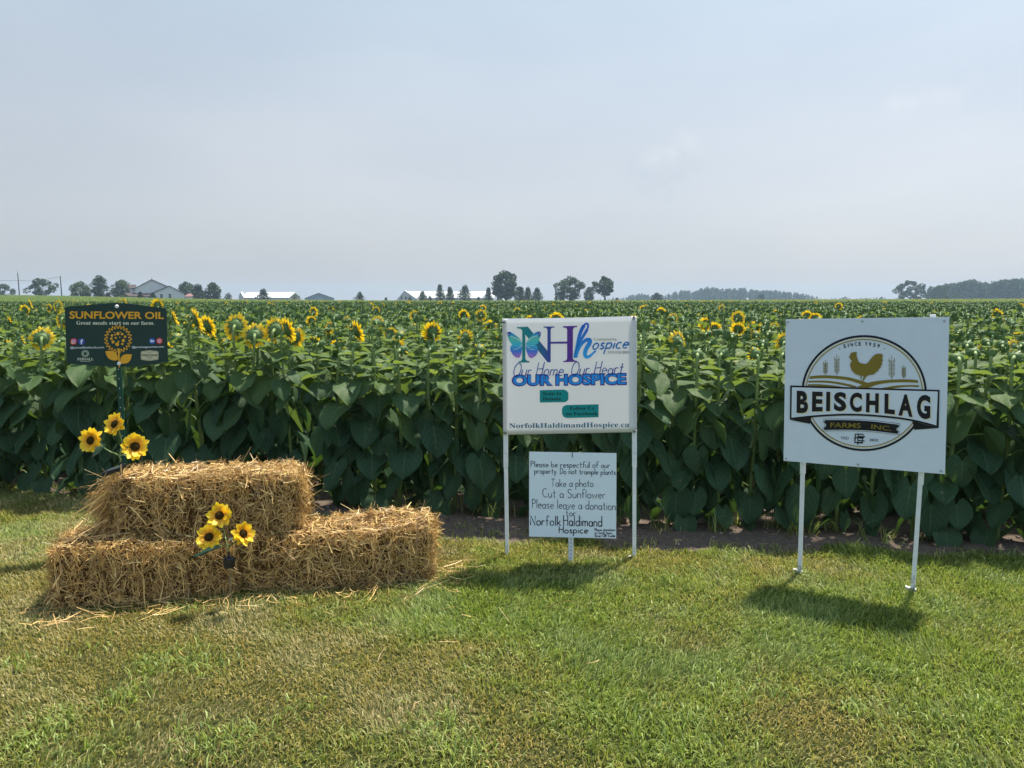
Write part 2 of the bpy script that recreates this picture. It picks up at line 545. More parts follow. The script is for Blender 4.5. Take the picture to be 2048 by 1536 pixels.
def axis(lo, hi, step, far):
    a = list(np.arange(lo, hi + 1e-6, step))
    s, p = step, hi
    while p < far:
        s *= 1.28
        p += s
        a.append(min(p, far))
    s, p = step, lo
    b = []
    while p > -far:
        s *= 1.28
        p -= s
        b.append(max(p, -far))
    return np.array(b[::-1] + a)
gx, gy = axis(-7.5, 7.5, 0.11, 1500), axis(1.5, 8.6, 0.11, 1500)
GX, GY = np.meshgrid(gx, gy)
GZ = hgt(GX, GY)
near = (np.abs(GX) < 9) & (GY < 10) & (GY > 0)
GZ = GZ + np.where(near, (fbm(GX * 1.7 + 40, GY * 1.7 + 40, 3) - 0.5) * 0.035, 0)
edge_n = (fbm(GX * 2.2 + 90, GY * 2.2 + 90, 9) - 0.5) * 0.75
soil_t = np.clip((GY - lawn_edge(GX) + edge_n) / 0.12 + 0.2, 0, 1) * np.clip((14 - GY) / 4, 0, 1) * np.clip((16 - np.abs(GX)) / 4, 0, 1)
nx, ny = len(gx), len(gy)
idx = np.arange(nx * ny).reshape(ny, nx)
gq = np.stack([idx[:-1, :-1], idx[:-1, 1:], idx[1:, 1:], idx[1:, :-1]], -1).reshape(-1, 4)
M['ground'] = ground_material()
ground = mesh_np('ground', np.stack([GX, GY, GZ], -1).reshape(-1, 3), gq, None, [M['ground']], tone=soil_t.ravel(), smooth=True)
tag(ground, kind='structure')

def gz(x, y):
    x, y = np.asarray(x, dtype=float), np.asarray(y, dtype=float)
    return np.where((np.abs(x) < 9) & (y < 10) & (y > 0), (fbm(x * 1.7 + 40, y * 1.7 + 40, 3) - 0.5) * 0.035, 0)

# ------------------------------------------------------------------ lawn
def blades(x, y, z, L, W, lean, az, tone, name, mat, curl=0.5):
    """grass blades: a bent strip of one quad and one tip triangle each"""
    n = len(x)
    d = np.stack([np.cos(az), np.sin(az), np.zeros(n)], -1)
    tw = az + PI / 2 + RNG.uniform(-0.9, 0.9, n)
    w = np.stack([np.cos(tw), np.sin(tw), np.zeros(n)], -1) * (W / 2)[:, None]
    p0 = np.stack([x, y, z - 0.004], -1)
    up = np.array([0, 0, 1.0])
    p1 = p0 + (up * np.cos(lean * 0.6)[:, None] + d * np.sin(lean * 0.6)[:, None]) * (L * 0.55)[:, None]
    l2 = np.minimum(lean * (1 + curl), 1.9)
    p2 = p1 + (up * np.cos(l2)[:, None] + d * np.sin(l2)[:, None]) * (L * 0.45)[:, None]
    V = np.stack([p0 - w, p0 + w, p1 + w * 0.9, p1 - w * 0.9, p2], 1).reshape(-1, 3)
    b = np.arange(n)[:, None] * 5
    return mesh_np(name, V, b + np.array([0, 1, 2, 3]), b + np.array([3, 2, 4]), [mat], tone=np.repeat(tone, 5))

RNG = np.random.default_rng(7)
M['grass'] = grass_material()
_dry = [(150, 1330, 260, .45), (300, 1470, 300, .30), (450, 1255, 130, .55), (800, 1400, 190, .45), (640, 1290, 130, .45),
        (1640, 1450, 180, .65), (1040, 1510, 80, .75), (930, 1290, 70, .55), (60, 1180, 110, .5), (880, 1120, 60, .55), (1020, 1105, 110, .45),
        (1250, 1120, 110, .4), (1560, 1125, 120, .45), (1750, 1140, 100, .45), (360, 1530, 120, .55), (420, 1500, 90, .4), (1900, 1180, 140, .30), (1480, 1180, 60, .3),
        (900, 1200, 130, -.30), (1150, 1330, 260, -.22), (1700, 1240, 150, -.15), (110, 1480, 130, -.35), (1350, 1450, 160, -.2), (2000, 1400, 200, -.2), (240, 1110, 90, -.3), (440, 1500, 60, -.5), (320, 1320, 60, -.4), (100,1050,120,-.25)]
def dryness(x, y):
    t = 0.30 + (fbm(x * 1.3 + 11, y * 1.3 + 5, 21) - 0.5) * 1.3 + (fbm(x * 5 + 3, y * 5 + 8, 31) - 0.5) * 0.9
    t = t - 0.10 * np.clip(x, -2.5, 2.0)
    for u, v, r, k in _dry:
        c = ground_at(u, v)
        rr = r * c[1] / F_PX * 1.05
        t = t + k * np.exp(-((x - c[0]) ** 2 + (y - c[1]) ** 2) / (rr * rr))
    return np.clip(t, 0, 1)

def scatter(n, y0, y1, pad):
    y = np.sqrt(RNG.uniform(y0 * y0, y1 * y1, n))
    x = RNG.uniform(-1, 1, n) * (0.69 * y + pad)
    return x, y
def keep_lawn(x, y, soft=0.22):
    e = lawn_edge(x) + (fbm(x * 2.2 + 90, y * 2.2 + 90, 9) - 0.5) * -0.75
    p = np.clip((e - y) / soft + 0.45, 0, 1)
    return RNG.uniform(0, 1, len(x)) < p
x, y = scatter(720000, 1.8, 7.6, 1.6)
k = keep_lawn(x, y)
x, y = x[k], y[k]
n = len(x)
tn = dryness(x, y)
cl = fbm(x * 9, y * 9, 55)
blade_h = (0.032 + 0.030 * cl) * RNG.uniform(0.6, 1.3, n) * (1.12 - 0.45 * tn)
blade_w = RNG.uniform(0.0026, 0.0062, n) * np.clip(y / 4.0, 0.95, 1.6)
flow = fbm(x * 2 + 70, y * 2 + 70, 77) * 9 + RNG.normal(0, 0.9, n)
tj = np.clip(tn + RNG.normal(0, 0.22, n), 0, 1)
lawn = blades(x, y, gz(x, y), blade_h, blade_w, RNG.uniform(0.25, 1.15, n), flow, tj, 'lawn_grass', M['grass'])
tag(lawn, 'mown lawn with green and dry yellow patches in front of the crop', 'lawn', kind='stuff')
# broad clover-like leaves and lush clumps
x, y = scatter(52000, 1.8, 7.4, 1.6)
k = keep_lawn(x, y) & (fbm(x * 3.3, y * 3.3, 91) > 0.47) & (dryness(x, y) < 0.55)
x, y = x[k], y[k]
n = len(x)
wl = blades(x, y, gz(x, y) + 0.008, RNG.uniform(0.025, 0.055, n), RNG.uniform(0.005, 0.010, n), RNG.uniform(0.7, 1.3, n), RNG.uniform(0, 2 * PI, n), np.clip(RNG.normal(0.08, 0.12, n), 0, 1), 'clover', M['grass'])
tag(wl, 'broad-leaved clover and weeds mixed into the mown lawn', 'clover', kind='stuff')
# longer lush tufts the mower missed
tu = [ground_at(u, v)[:2] for u, v in ((320, 1330), (290, 1350), (440, 1500), (400, 1480), (480, 1490), (120, 1440), (60, 1500), (200, 1500), (900, 1500), (960, 1520), (870, 1460), (1400, 1440), (1470, 1400), (1760, 1350), (1680, 1330), (1900, 1450), (1980, 1420), (1240, 1410), (1130, 1250), (880, 1210), (250, 1400), (30, 1330), (180, 1300), (600, 1420), (1560, 1390), (1330, 1510))]
tu = np.array(list(tu) + [(a, b) for a, b in zip(RNG.uniform(-2.6, 2.9, 34), RNG.uniform(2.4, 4.6, 34))])
mt_ = RNG.integers(40, 150, len(tu))
ti = np.repeat(np.arange(len(tu)), mt_)
n = len(ti)
rad_ = RNG.uniform(0.03, 0.10, len(tu))[ti]
x, y = tu[ti, 0] + RNG.normal(0, 1, n) * rad_, tu[ti, 1] + RNG.normal(0, 1, n) * rad_
tt = blades(x, y, gz(x, y), RNG.uniform(0.04, 0.085, n), RNG.uniform(0.0035, 0.0075, n), RNG.uniform(0.3, 1.25, n), RNG.uniform(0, 2 * PI, n), np.clip(RNG.normal(0.02, 0.08, n), 0, 1), 'lush_grass', M['grass'], 0.8)
tag(tt, 'scattered longer lush green tufts in the mown lawn', 'grass', kind='stuff')
# coarse grass tufts along the foot of the crop and on the bare strip
cx = RNG.uniform(-6, 5, 150)
cy = np.where(RNG.uniform(0, 1, 150) < 0.55, A_[1] + (cx - A_[0]) * ROW_E[1] / ROW_E[0] + RNG.normal(0.02, 0.12, 150), lawn_edge(cx) + RNG.normal(0.03, 0.12, 150))
m_ = RNG.integers(6, 30, 150)
ci = np.repeat(np.arange(150), m_)
n = len(ci)
tall = (cy > lawn_edge(cx) + 0.25)[ci]
x, y = cx[ci] + RNG.normal(0, 0.05, n), cy[ci] + RNG.normal(0, 0.04, n)
tf = blades(x, y, gz(x, y), np.where(tall, RNG.uniform(0.08, 0.26, n), RNG.uniform(0.04, 0.09, n)), RNG.uniform(0.004, 0.008, n), RNG.uniform(0.3, 1.2, n), RNG.uniform(0, 2 * PI, n), np.clip(RNG.normal(0.25, 0.25, n), 0, 1), 'edge_grass', M['grass'], 0.9)
tag(tf, 'coarse grass tufts along the bare soil strip at the foot of the crop', 'grass', kind='stuff')
# clods and pebbles on the bare strip
n = 900
x = RNG.uniform(-5.2, 4.6, n)
y = lawn_edge(x) + RNG.uniform(0.0, 0.75, n)
r = RNG.uniform(0.004, 0.016, n) * RNG.uniform(0.6, 1.4, n)
oc = np.array([(1, 0, 0), (-1, 0, 0), (0, 1, 0), (0, -1, 0), (0, 0, .7), (0, 0, -.7)])
V = (oc[None] * r[:, None, None] * RNG.uniform(0.6, 1.3, (n, 6, 1)) + np.stack([x, y, gz(x, y) + r * 0.3], -1)[:, None]).reshape(-1, 3)
ft = np.array([(0, 2, 4), (2, 1, 4), (1, 3, 4), (3, 0, 4), (2, 0, 5), (1, 2, 5), (3, 1, 5), (0, 3, 5)])
M['clod'] = foliage_material('soil_clod', (0.09, 0.065, 0.05), (0.30, 0.25, 0.21), 0.02)
cl_ = mesh_np('soil_clods', V, None, (np.arange(n)[:, None, None] * 6 + ft[None]).reshape(-1, 3), [M['clod']])
tag(cl_, 'clods and pebbles on the bare soil strip', 'soil clods', kind='stuff')

# ------------------------------------------------------------------ sunflower crop
def leaf_vf(L, W, az, base, p0, droop, fold, rng, ns=8, nu=9):
    """heart-shaped blade; base: attachment point, az: heading, p0: start pitch, droop: extra bend"""
    us = np.linspace(-1, 1, nu)
    ss = np.linspace(0, 1, ns)
    ph = rng.uniform(0, 6)
    asym = rng.uniform(-0.12, 0.12)
    V, UV = [], []
    cu, cz = 0.0, 0.0
    last = 0.0
    jag = rng.normal(0, 0.018, (ns, nu))
    for i, s in enumerate(ss):
        ang = p0 - droop * s
        ds = (s - last) * L
        cu += ds * math.cos(ang)
        cz += ds * math.sin(ang)
        last = s
        w = W / 2 * (max(1 - s, 0) ** 0.92) * (0.90 + 1.30 * s)
        for j, u in enumerate(us):
            back = -0.27 * L * (1 - s) ** 3 * math.sin(PI * abs(u) ** 0.85)
            lift = fold * abs(u) ** 1.3 * w + 0.018 * math.sin(ph + 5 * s + 4 * u) * abs(u) * (L / 0.25) + jag[i, j] * 0.15 * L * abs(u)
            yy = w * u * (1 + asym * u) * (1 + jag[i, j] * (1.6 if abs(u) > 0.99 else 0))
            px = cu + back * math.cos(ang) - lift * math.sin(ang)
            pz = cz + back * math.sin(ang) + lift * math.cos(ang)
            V.append((base[0] + px * math.cos(az) - yy * math.sin(az), base[1] + px * math.sin(az) + yy * math.cos(az), base[2] + pz))
            UV.append((u, 0.001 + s))
    F = []
    for i in range(ns - 1):
        for j in range(nu - 1):
            if i == ns - 2:
                if j < nu - 1:
                    F.append((i * nu + j, i * nu + j + 1, (ns - 1) * nu + j + 1, (ns - 1) * nu + j))
            else:
                F.append((i * nu + j, i * nu + j + 1, (i + 1) * nu + j + 1, (i + 1) * nu + j))
    return V, F, UV

def basis(d):
    d = np.array(d, dtype=float)
    d /= np.linalg.norm(d)
    a = np.cross(d, [0, 0, 1.0])
    a /= np.linalg.norm(a) + 1e-9
    return a, np.cross(a, d), d

def petal_ring(g, c, d, r0, L, W, n, rng, tilt=0.1, m=0, jit=0.25, sag=0.0, var=0.16):
    """n petals round centre c facing d; tone runs root to tip"""
    a, b, d = basis(d)
    for i in range(n):
        th = 2 * PI * (i + rng.uniform(-jit, jit)) / n
        rd = a * math.cos(th) + b * math.sin(th)
        td = -a * math.sin(th) + b * math.cos(th)
        l = L * rng.uniform(0.8, 1.15)
        t = tilt + rng.normal(0, var)
        o = rd * math.cos(t) + d * math.sin(t)
        curl = rng.normal(0.10, 0.22)
        V, T = [], []
        for s, w in ((0, .35), (.3, .95), (.62, 1.0), (.86, .58), (1, .04)):
            p = c + rd * r0 + o * l * s + d * curl * l * s * s * 0.6 - np.array([0, 0, sag * l * s * s])
            for k, e in ((-1, 0.0), (0, 0.12), (1, 0.0)):
                V.append(p + td * W / 2 * w * k - d * e * W * w)
                T.append(s)
        F = [(i2 * 3 + k, i2 * 3 + k + 1, i2 * 3 + k + 4, i2 * 3 + k + 3) for i2 in range(4) for k in range(2)]
        g.add(V, F, m, a=np.array(T) + 0.001)

def dome(g, c, d, r, h, m=0, n=14, rings=4, noise=0.0, rng=None, back=False):
    a, b, d = basis(d)
    V, F = [], []
    for i in range(rings + 1):
        t = i / rings * PI / 2
        for j in range(n):
            th = 2 * PI * j / n
            rr = r * math.cos(t) * (1 + (rng.uniform(-noise, noise) if rng else 0))
            V.append(c + (a * math.cos(th) + b * math.sin(th)) * rr + d * h * math.sin(t))
    for i in range(rings):
        for j in range(n):
            F.append((i * n + j, i * n + (j + 1) % n, (i + 1) * n + (j + 1) % n, (i + 1) * n + j))
    g.add(V, F, m)

def plant_geo(seed, H, kind, lod=0):
    """stem, leaves and flower head of one sunflower; the head looks towards the morning sun (+Y)"""
    rng = np.random.default_rng(seed)
    P = {k: G() for k in ('stem', 'leaves', 'flower_head', 'bracts', 'petals', 'seed_disc')}
    lx, ly = rng.normal(0, 0.035), rng.normal(0, 0.03)
    zs = [0, 0.25, 0.5, 0.75, 0.9]
    ctr = lambda t: np.array([lx * t * t + 0.012 * math.sin(5 * t + seed), ly * t * t + 0.012 * math.cos(4 * t + seed), t * H])
    nod = rng.uniform(-0.1, 0.9) if kind == 'bloom' else rng.uniform(0.1, 1.3)
    yaw = rng.normal(0.4, 0.5)
    hd = np.array([math.sin(yaw) * math.cos(nod - 0.35), math.cos(yaw) * math.cos(nod - 0.35), math.sin(nod - 0.35)])
    top = ctr(0.93)
    reach = 0.05 if kind == 'bloom' else 0.03
    pts = [ctr(t) for t in zs] + [top]
    hc = top + np.array([hd[0] * reach, hd[1] * reach, 0.05])
    pts += [top + np.array([hd[0] * reach * 0.25, hd[1] * reach * 0.25, 0.033]), hc]
    P['stem'].tube(pts, [0.017, 0.0155, 0.014, 0.012, 0.0105, 0.010, 0.011, 0.014], 6 if lod else 8)
    nl = 21 if lod == 0 else 16
    az0 = rng.uniform(0, 6.28)
    for i in range(nl):
        t = 0.045 + 0.865 * (i / (nl - 1)) ** 0.95
        az = az0 + i * 2.39996 + rng.normal(0, 0.25)
        dl = (az + PI / 2 + PI) % (2 * PI) - PI
        az = -PI / 2 + dl * (0.74 if t < 0.8 else 0.95)
        L = (0.105 + 0.125 * math.sin(PI * min(1, 0.2 + 0.80 * t)) ** 0.9) * rng.uniform(0.68, 1.2)
        if t > 0.80:
            L *= 0.85
        st = ctr(t)
        pl = L * rng.uniform(0.45, 0.75)
        el = R(rng.uniform(30, 58)) if t < 0.75 else R(rng.uniform(25, 60))
        q1 = st + np.array([math.cos(az) * math.cos(el), math.sin(az) * math.cos(el), math.sin(el)]) * pl * 0.6
        q2 = q1 + np.array([math.cos(az) * math.cos(el * 0.35), math.sin(az) * math.cos(el * 0.35), math.sin(el * 0.35)]) * pl * 0.4
        P['leaves'].tube([st, q1, q2], [0.0052, 0.0042, 0.0034], 4 if lod else 5, 1, cap=False)
        if t < 0.56:
            p0 = R(rng.uniform(-82, -38))
            dr = R(rng.uniform(-4, 30))
        elif t < 0.72:
            p0 = R(rng.uniform(-50, -12))
            dr = R(rng.uniform(10, 45))
        else:
            p0 = R(rng.uniform(-20, 24))
            dr = R(rng.uniform(5, 45))
        V, F, UV = leaf_vf(L, L * rng.uniform(0.92, 1.12), az + rng.normal(0, 0.48), q2, p0, dr, rng.uniform(0.02, 0.34), rng, 8 if lod == 0 else 5, 9 if lod == 0 else 5)
        yg = float(np.clip((t - 0.45) * 1.7 + rng.normal(0, 0.12), 0.01, 1))
        P['leaves'].add(V, F, 0, UV, yg)
    if kind == 'bloom':
        rr = rng.uniform(0.048, 0.058)
        dome(P['flower_head'], hc + hd * 0.022, -hd, rr, 0.026)
        petal_ring(P['bracts'], hc + hd * 0.012, hd, rr * 0.66, 0.046, 0.024, 16, rng, 0.25)
        petal_ring(P['petals'], hc + hd * 0.022, hd, rr * 0.92, 0.066, 0.026, 22, rng, 0.12)
        petal_ring(P['petals'], hc + hd * 0.026, hd, rr * 0.88, 0.058, 0.024, 14, rng, 0.30)
        dome(P['seed_disc'], hc + hd * 0.023, hd, rr * 0.97, 0.016)
    else:
        rr = rng.uniform(0.024, 0.038)
        dome(P['flower_head'], hc + hd * 0.014, -hd, rr, 0.024, n=12)
        dome(P['flower_head'], hc + hd * 0.012, hd, rr * 0.94, 0.020, n=12)
        petal_ring(P['bracts'], hc + hd * 0.002, hd, rr * 0.75, 0.040, 0.017, 14, rng, 0.75, sag=0.1)
        if kind == 'opening':
            petal_ring(P['petals'], hc + hd * 0.014, hd, rr * 0.8, 0.038, 0.013, 16, rng, 0.75)
    return P

MATS = {'stem': [M['stem']], 'leaves': [M['leaf'], M['stem']], 'flower_head': [M['bud']], 'bracts': [M['bud']], 'petals': [M['petal']], 'seed_disc': [M['disc']]}
PROTO_H = 1.40
def proto_meshes(seed, kind):
    P = plant_geo(seed, PROTO_H, kind)
    out = {}
    for k_, g in P.items():
        if g.F:
            ob = g.build(k_, MATS[k_], smooth=True, link=False)
            out[k_] = ob
    return out
PROTO = {'bloom': [proto_meshes(100 + i, 'bloom') for i in range(6)], 'bud': [proto_meshes(200 + i, 'bud') for i in range(9)], 'opening': [proto_meshes(300 + i, 'opening') for i in range(3)]}

def plant_thing(kind, i, x, y, sc, rz):
    """one sunflower: a copied set of parts under an Empty at the foot of its stem"""
    e = empty('sunflower', (x, y, float(gz(x, y)) - 0.01), rz)
    e.scale = (sc[0], sc[0], sc[1])
    src = PROTO[kind][i % len(PROTO[kind])]
    made = {}
    for k_ in ('stem', 'leaves', 'flower_head', 'bracts', 'petals', 'seed_disc'):
        if k_ in src:
            c = src[k_].copy()
            COL.objects.link(c)
            c.parent = made['flower_head'] if k_ in ('bracts', 'petals', 'seed_disc') else e
            made[k_] = c
    return e

# the rows: every plant's foot, nearest first
prng = np.random.default_rng(42)
def row_point(k_, s):
    return A_ + ROW_E * s + ROW_N * (0.02 + ROW_GAP * k_)
feet = []
for k_ in range(0, 95):
    o = row_point(k_, 0)
    s = -12 - prng.uniform(0, 0.2)
    smax = 110
    s = -30.0 - k_ * 0.8
    while s < 40 + k_ * 0.8:
        s += prng.normal(0.215, 0.035) if k_ < 10 else prng.normal(0.205, 0.04)
        p = row_point(k_, s) + np.array([prng.normal(0, 0.025), prng.normal(0, 0.035), 0])
        if p[1] > 2 and abs(p[0]) < 0.72 * p[1] + 4.5 and p[1] < 66:
            feet.append((p[1], p[0], k_))
feet.sort()
# blooms the photo shows near the front: photo pixel of the head and its apparent width
BLOOMS = [(1900, 660, 22), (2040, 672, 26), (1945, 650, 18), (2010, 650, 18), (1545, 652, 24), (1400, 632, 18), (1310, 690, 30), (672, 690, 34), (990, 690, 26), (15, 690, 34), (590, 668, 38), (655, 652, 28), (690, 640, 24), (782, 664, 30), (828, 655, 28), (952, 650, 24), (20, 642, 26), (620, 640, 22), (1300, 650, 26), (1500, 640, 22), (72, 668, 44), (120, 630, 34), (392, 634, 46), (412, 648, 44), (465, 645, 47), (499, 663, 47), (450, 684, 36), (536, 653, 46), (573, 655, 46), (349, 633, 30), (712, 658, 44), (757, 641, 27),
          (806, 692, 40), (866, 661, 45), (915, 671, 38), (843, 646, 24), (1356, 677, 42), (1410, 646, 30), (1428, 655, 30), (1470, 656, 30), (1343, 633, 22), (1561, 678, 40), (1918, 690, 30), (1972, 694, 32), (1996, 682, 28), (2032, 690, 36),
          (40, 618, 20), (60, 606, 17), (112, 608, 18), (315, 609, 26), (303, 603, 16), (240, 603, 17), (1925, 672, 24)]
bloom_at = []
for (u, v, w_) in BLOOMS:
    d = 0.198 * F_PX / w_
    k_ = max(0, round((behind_front(*(ray_at(u, v, d)[:2])) - 0.02) / ROW_GAP))
    lo, hi = 3.0, 60.0
    for _ in range(40):
        mid_ = (lo + hi) / 2
        q = ray_at(u, v, mid_)
        lo, hi = (mid_, hi) if behind_front(q[0], q[1]) < 0.02 + ROW_GAP * k_ else (lo, mid_)
    q = ray_at(u, v, lo)
    bloom_at.append((q[1], q[0], q[2], k_, u))
taken = []
for d, x_, z_, k_, u in bloom_at:
    best = min((f for f in feet if f[2] == k_), key=lambda f: abs(f[1] - x_), default=None)
    if best:
        feet.remove(best)
    taken.append((d, x_, k_, z_, u))
vis = []
for f in feet:
    u, v = px_of((f[1], f[0], 1.2))
    vis.append(-60 < u < 2108)
plants = [(d, x_, k_, z_, u, True) for d, x_, k_, z_, u in taken]
rest = []
for f, ok in zip(feet, vis):
    if ok and len(plants) < 300:
        plants.append((f[0], f[1], f[2], None, px_of((f[1], f[0], 1.2))[0], False))
    else:
        rest.append(f)
MARKS = [(0, 'left edge of the photo'), (238, 'green sign post'), (620, 'end of the top bale'), (1010, 'left leg of the banner'), (1271, 'right leg of the banner'), (1600, 'left leg of the rooster sign'), (1840, 'right leg of the rooster sign')]
ORD = 'first second third fourth fifth sixth seventh eighth ninth tenth eleventh twelfth thirteenth fourteenth fifteenth'.split() + ['%dth' % q for q in range(16, 80)]
count = {}
plants.sort(key=lambda p: (p[2], p[4]))
ROWNAME = ['front', 'second', 'third', 'fourth', 'fifth', 'sixth', 'seventh', 'eighth', 'ninth', 'tenth']
bl_rows = {}
for d, x_, k_, z_, u, bl in plants:
    if bl:
        bl_rows[k_] = bl_rows.get(k_, 0) + 1
for j, (d, x_, k_, z_, u, bl) in enumerate(plants):
    if bl:
        kind, i = 'bloom', int(prng.integers(0, 6))
        sz = z_ / (PROTO_H * 0.98)
        sc = (prng.uniform(0.88, 1.02), max(0.8, min(1.25, sz)))
        rz = prng.normal(0, 0.3)
    else:
        kind = 'opening' if prng.uniform() < 0.12 else 'bud'
        i = int(prng.integers(0, 9))
        sz = prng.normal(1.06, 0.05) if k_ < 2 else prng.normal(1.02, 0.05) if k_ < 4 else prng.normal(1.01, 0.045)
        if any(abs(u - q[4]) < 26 and q[0] > d for q in taken):
            sz = min(sz, 0.97)
        sc = (prng.uniform(0.95, 1.12), sz)
        rz = prng.uniform(-0.5, 0.5)
    e = plant_thing(kind, i, x_, d, sc, rz)
    mark = [m for m in MARKS if m[0] <= u] or [MARKS[0]]
    mname = mark[-1][1]
    rown = ROWNAME[k_] if k_ < len(ROWNAME) else 'far'
    if bl:
        c = count[(k_, 'b')] = count.get((k_, 'b'), 0) + 1
        if k_ < len(ROWNAME):
            lab = 'sunflower in full yellow bloom, %s bloom from the left in the %s crop row' % (ORD[c - 1], rown)
        else:
            c = count['far'] = count.get('far', 0) + 1
            lab = 'small far sunflower in yellow bloom, %s of the far blooms counted from the left' % ORD[c - 1]
        tag(e, lab, 'sunflower', 'sunflowers in bloom in the crop')
    else:
        what = 'half open' if kind == 'opening' else 'green budded'
        if k_ == 0:
            c = count[mname] = count.get(mname, 0) + 1
            side = 'inward from the' if mark[-1][0] == 0 else 'right of the'
            lab = '%s sunflower in front row, %s %s %s' % (what, ORD[c - 1], side, mname)
        else:
            lab = '%s sunflower plant standing in the %s row of the crop' % (what, rown)
        tag(e, lab, 'sunflower', '%s sunflowers in the %s crop row' % (what, rown))

# everything behind those plants: one field that nobody could count
def gn_scatter(name, pts, variants, label, cat):
    """pts: rows (x, y, z, rz, sx, sz, idx)"""
    me = bpy.data.meshes.new(name)
    pts = np.array(pts, dtype=np.float32)
    me.vertices.add(len(pts))
    me.vertices.foreach_set('co', pts[:, :3].ravel())
    for nm, dt, val in (('rz', 'FLOAT', pts[:, 3]), ('sx', 'FLOAT', pts[:, 4]), ('sz', 'FLOAT', pts[:, 5])):
        at = me.attributes.new(nm, dt, 'POINT')
        at.data.foreach_set('value', np.ascontiguousarray(val))
    at = me.attributes.new('pick', 'INT', 'POINT')
    at.data.foreach_set('value', pts[:, 6].astype(np.int32))
    o = bpy.data.objects.new(name, me)
    COL.objects.link(o)
    ng = bpy.data.node_groups.new(name, 'GeometryNodeTree')
    ng.interface.new_socket('Geometry', in_out='INPUT', socket_type='NodeSocketGeometry')
    ng.interface.new_socket('Geometry', in_out='OUTPUT', socket_type='NodeSocketGeometry')
    gi, go = ng.nodes.new('NodeGroupInput'), ng.nodes.new('NodeGroupOutput')
    g2i = ng.nodes.new('GeometryNodeGeometryToInstance')
    for v_ in reversed(variants):
        oi = ng.nodes.new('GeometryNodeObjectInfo')
        oi.inputs['Object'].default_value = v_
        ng.links.new(oi.outputs['Geometry'], g2i.inputs[0])
    iop = ng.nodes.new('GeometryNodeInstanceOnPoints')
    def named(nm, dt):
        n_ = ng.nodes.new('GeometryNodeInputNamedAttribute')
        n_.data_type = dt
        n_.inputs[0].default_value = nm
        return next(s for s in n_.outputs if s.enabled and s.name == 'Attribute')
    cr = ng.nodes.new('ShaderNodeCombineXYZ')
    ng.links.new(named('rz', 'FLOAT'), cr.inputs[2])
    cs = ng.nodes.new('ShaderNodeCombineXYZ')
    sx = named('sx', 'FLOAT')
    ng.links.new(sx, cs.inputs[0])
    ng.links.new(sx, cs.inputs[1])
    ng.links.new(named('sz', 'FLOAT'), cs.inputs[2])
    ng.links.new(gi.outputs[0], iop.inputs['Points'])
    ng.links.new(g2i.outputs[0], iop.inputs['Instance'])
    iop.inputs['Pick Instance'].default_value = True
    ng.links.new(named('pick', 'INT'), iop.inputs['Instance Index'])
    ng.links.new(cr.outputs[0], iop.inputs['Rotation'])
    ng.links.new(cs.outputs[0], iop.inputs['Scale'])
    ng.links.new(iop.outputs[0], go.inputs[0])
    md = o.modifiers.new('scatter', 'NODES')
    md.node_group = ng
    for mt in (M['leaf'], M['stem'], M['bud'], M['petal'], M['disc']):
        me.materials.append(mt)
    tag(o, label, cat, kind='stuff')
    return o

FIELD_MATS = [M['leaf'], M['stem'], M['bud'], M['petal'], M['disc']]
def merged(seed, kind, lod):
    P = plant_geo(seed, PROTO_H, kind, lod)
    g = G()
    for k_, mm in (('stem', [1]), ('leaves', [0, 1]), ('flower_head', [2]), ('bracts', [2]), ('petals', [3]), ('seed_disc', [4])):
        q = P[k_]
        o = len(g.V)
        g.V += q.V
        g.UV += q.UV
        g.A += q.A
        for f, mi_ in zip(q.F, q.M):
            g.F.append(tuple(a_ + o for a_ in f))
            g.M.append(mm[mi_])
    return g.build('field_plant', FIELD_MATS, smooth=True, link=False)
FV = [merged(400 + i, 'bud', 1) for i in range(7)] + [merged(500 + i, 'bloom', 1) for i in range(3)]
pts = []
for (d, x_, k_) in rest:
    blm = prng.uniform() < (0.02 if d < 16 else 0.008)
    pts.append((x_, d, float(hgt(x_, d)) + float(gz(x_, d)) - 0.01, prng.uniform(-0.6, 0.6), prng.uniform(0.92, 1.12), prng.normal(1.015, 0.045), prng.integers(7, 10) if blm else prng.integers(0, 7)))
gn_scatter('sunflower_field', pts, FV, 'dense green sunflower field stretching back behind the front rows', 'sunflower field')

def tile(seed, S=4.0):
    rng = np.random.default_rng(seed)
    g = G()
    for i in range(int(S * S * 6.4)):
        x_, y_ = rng.uniform(-S / 2, S / 2, 2)
        H = rng.normal(1.40, 0.06)
        az0 = rng.uniform(0, 6.28)
        for j in range(7):
            az = az0 + j * 2.4
            t = 1 - 0.075 * j
            L = 0.17 + 0.02 * j
            V, F, UV = leaf_vf(L, L * 0.9, az, (x_ + 0.07 * math.cos(az), y_ + 0.07 * math.sin(az), H * t - 0.05), R(rng.uniform(-14, 24)), R(rng.uniform(5, 32)), 0.12, rng, 3, 3)
            g.add(V, F, 0, UV, float(np.clip(1.05 - 0.10 * j + rng.normal(0, .1), 0.05, 1)))
        hd = np.array([0.3, 0.85, rng.uniform(-0.2, 0.5)])
        c = np.array([x_, y_ + 0.03, H])
        if rng.uniform() < 0.006:
            petal_ring(g, c, hd, 0.045, 0.06, 0.03, 9, rng, 0.1, 3)
            dome(g, c, -hd, 0.05, 0.03, 2, 6, 2)
        else:
            dome(g, c - np.array([0, 0, 0.05]), -hd, rng.uniform(0.022, 0.034), 0.03, 2, 6, 2)
    return g.build('field_tile', FIELD_MATS, smooth=True, link=False)
TV = [tile(600 + i) for i in range(5)]
far_d = lambda u: np.interp(u, [-400, 0, 320, 380, 700, 1100, 1250, 1330, 1800, 2400], [245, 245, 250, 270, 330, 335, 400, 520, 520, 500])
pts = []
yy = 65.0
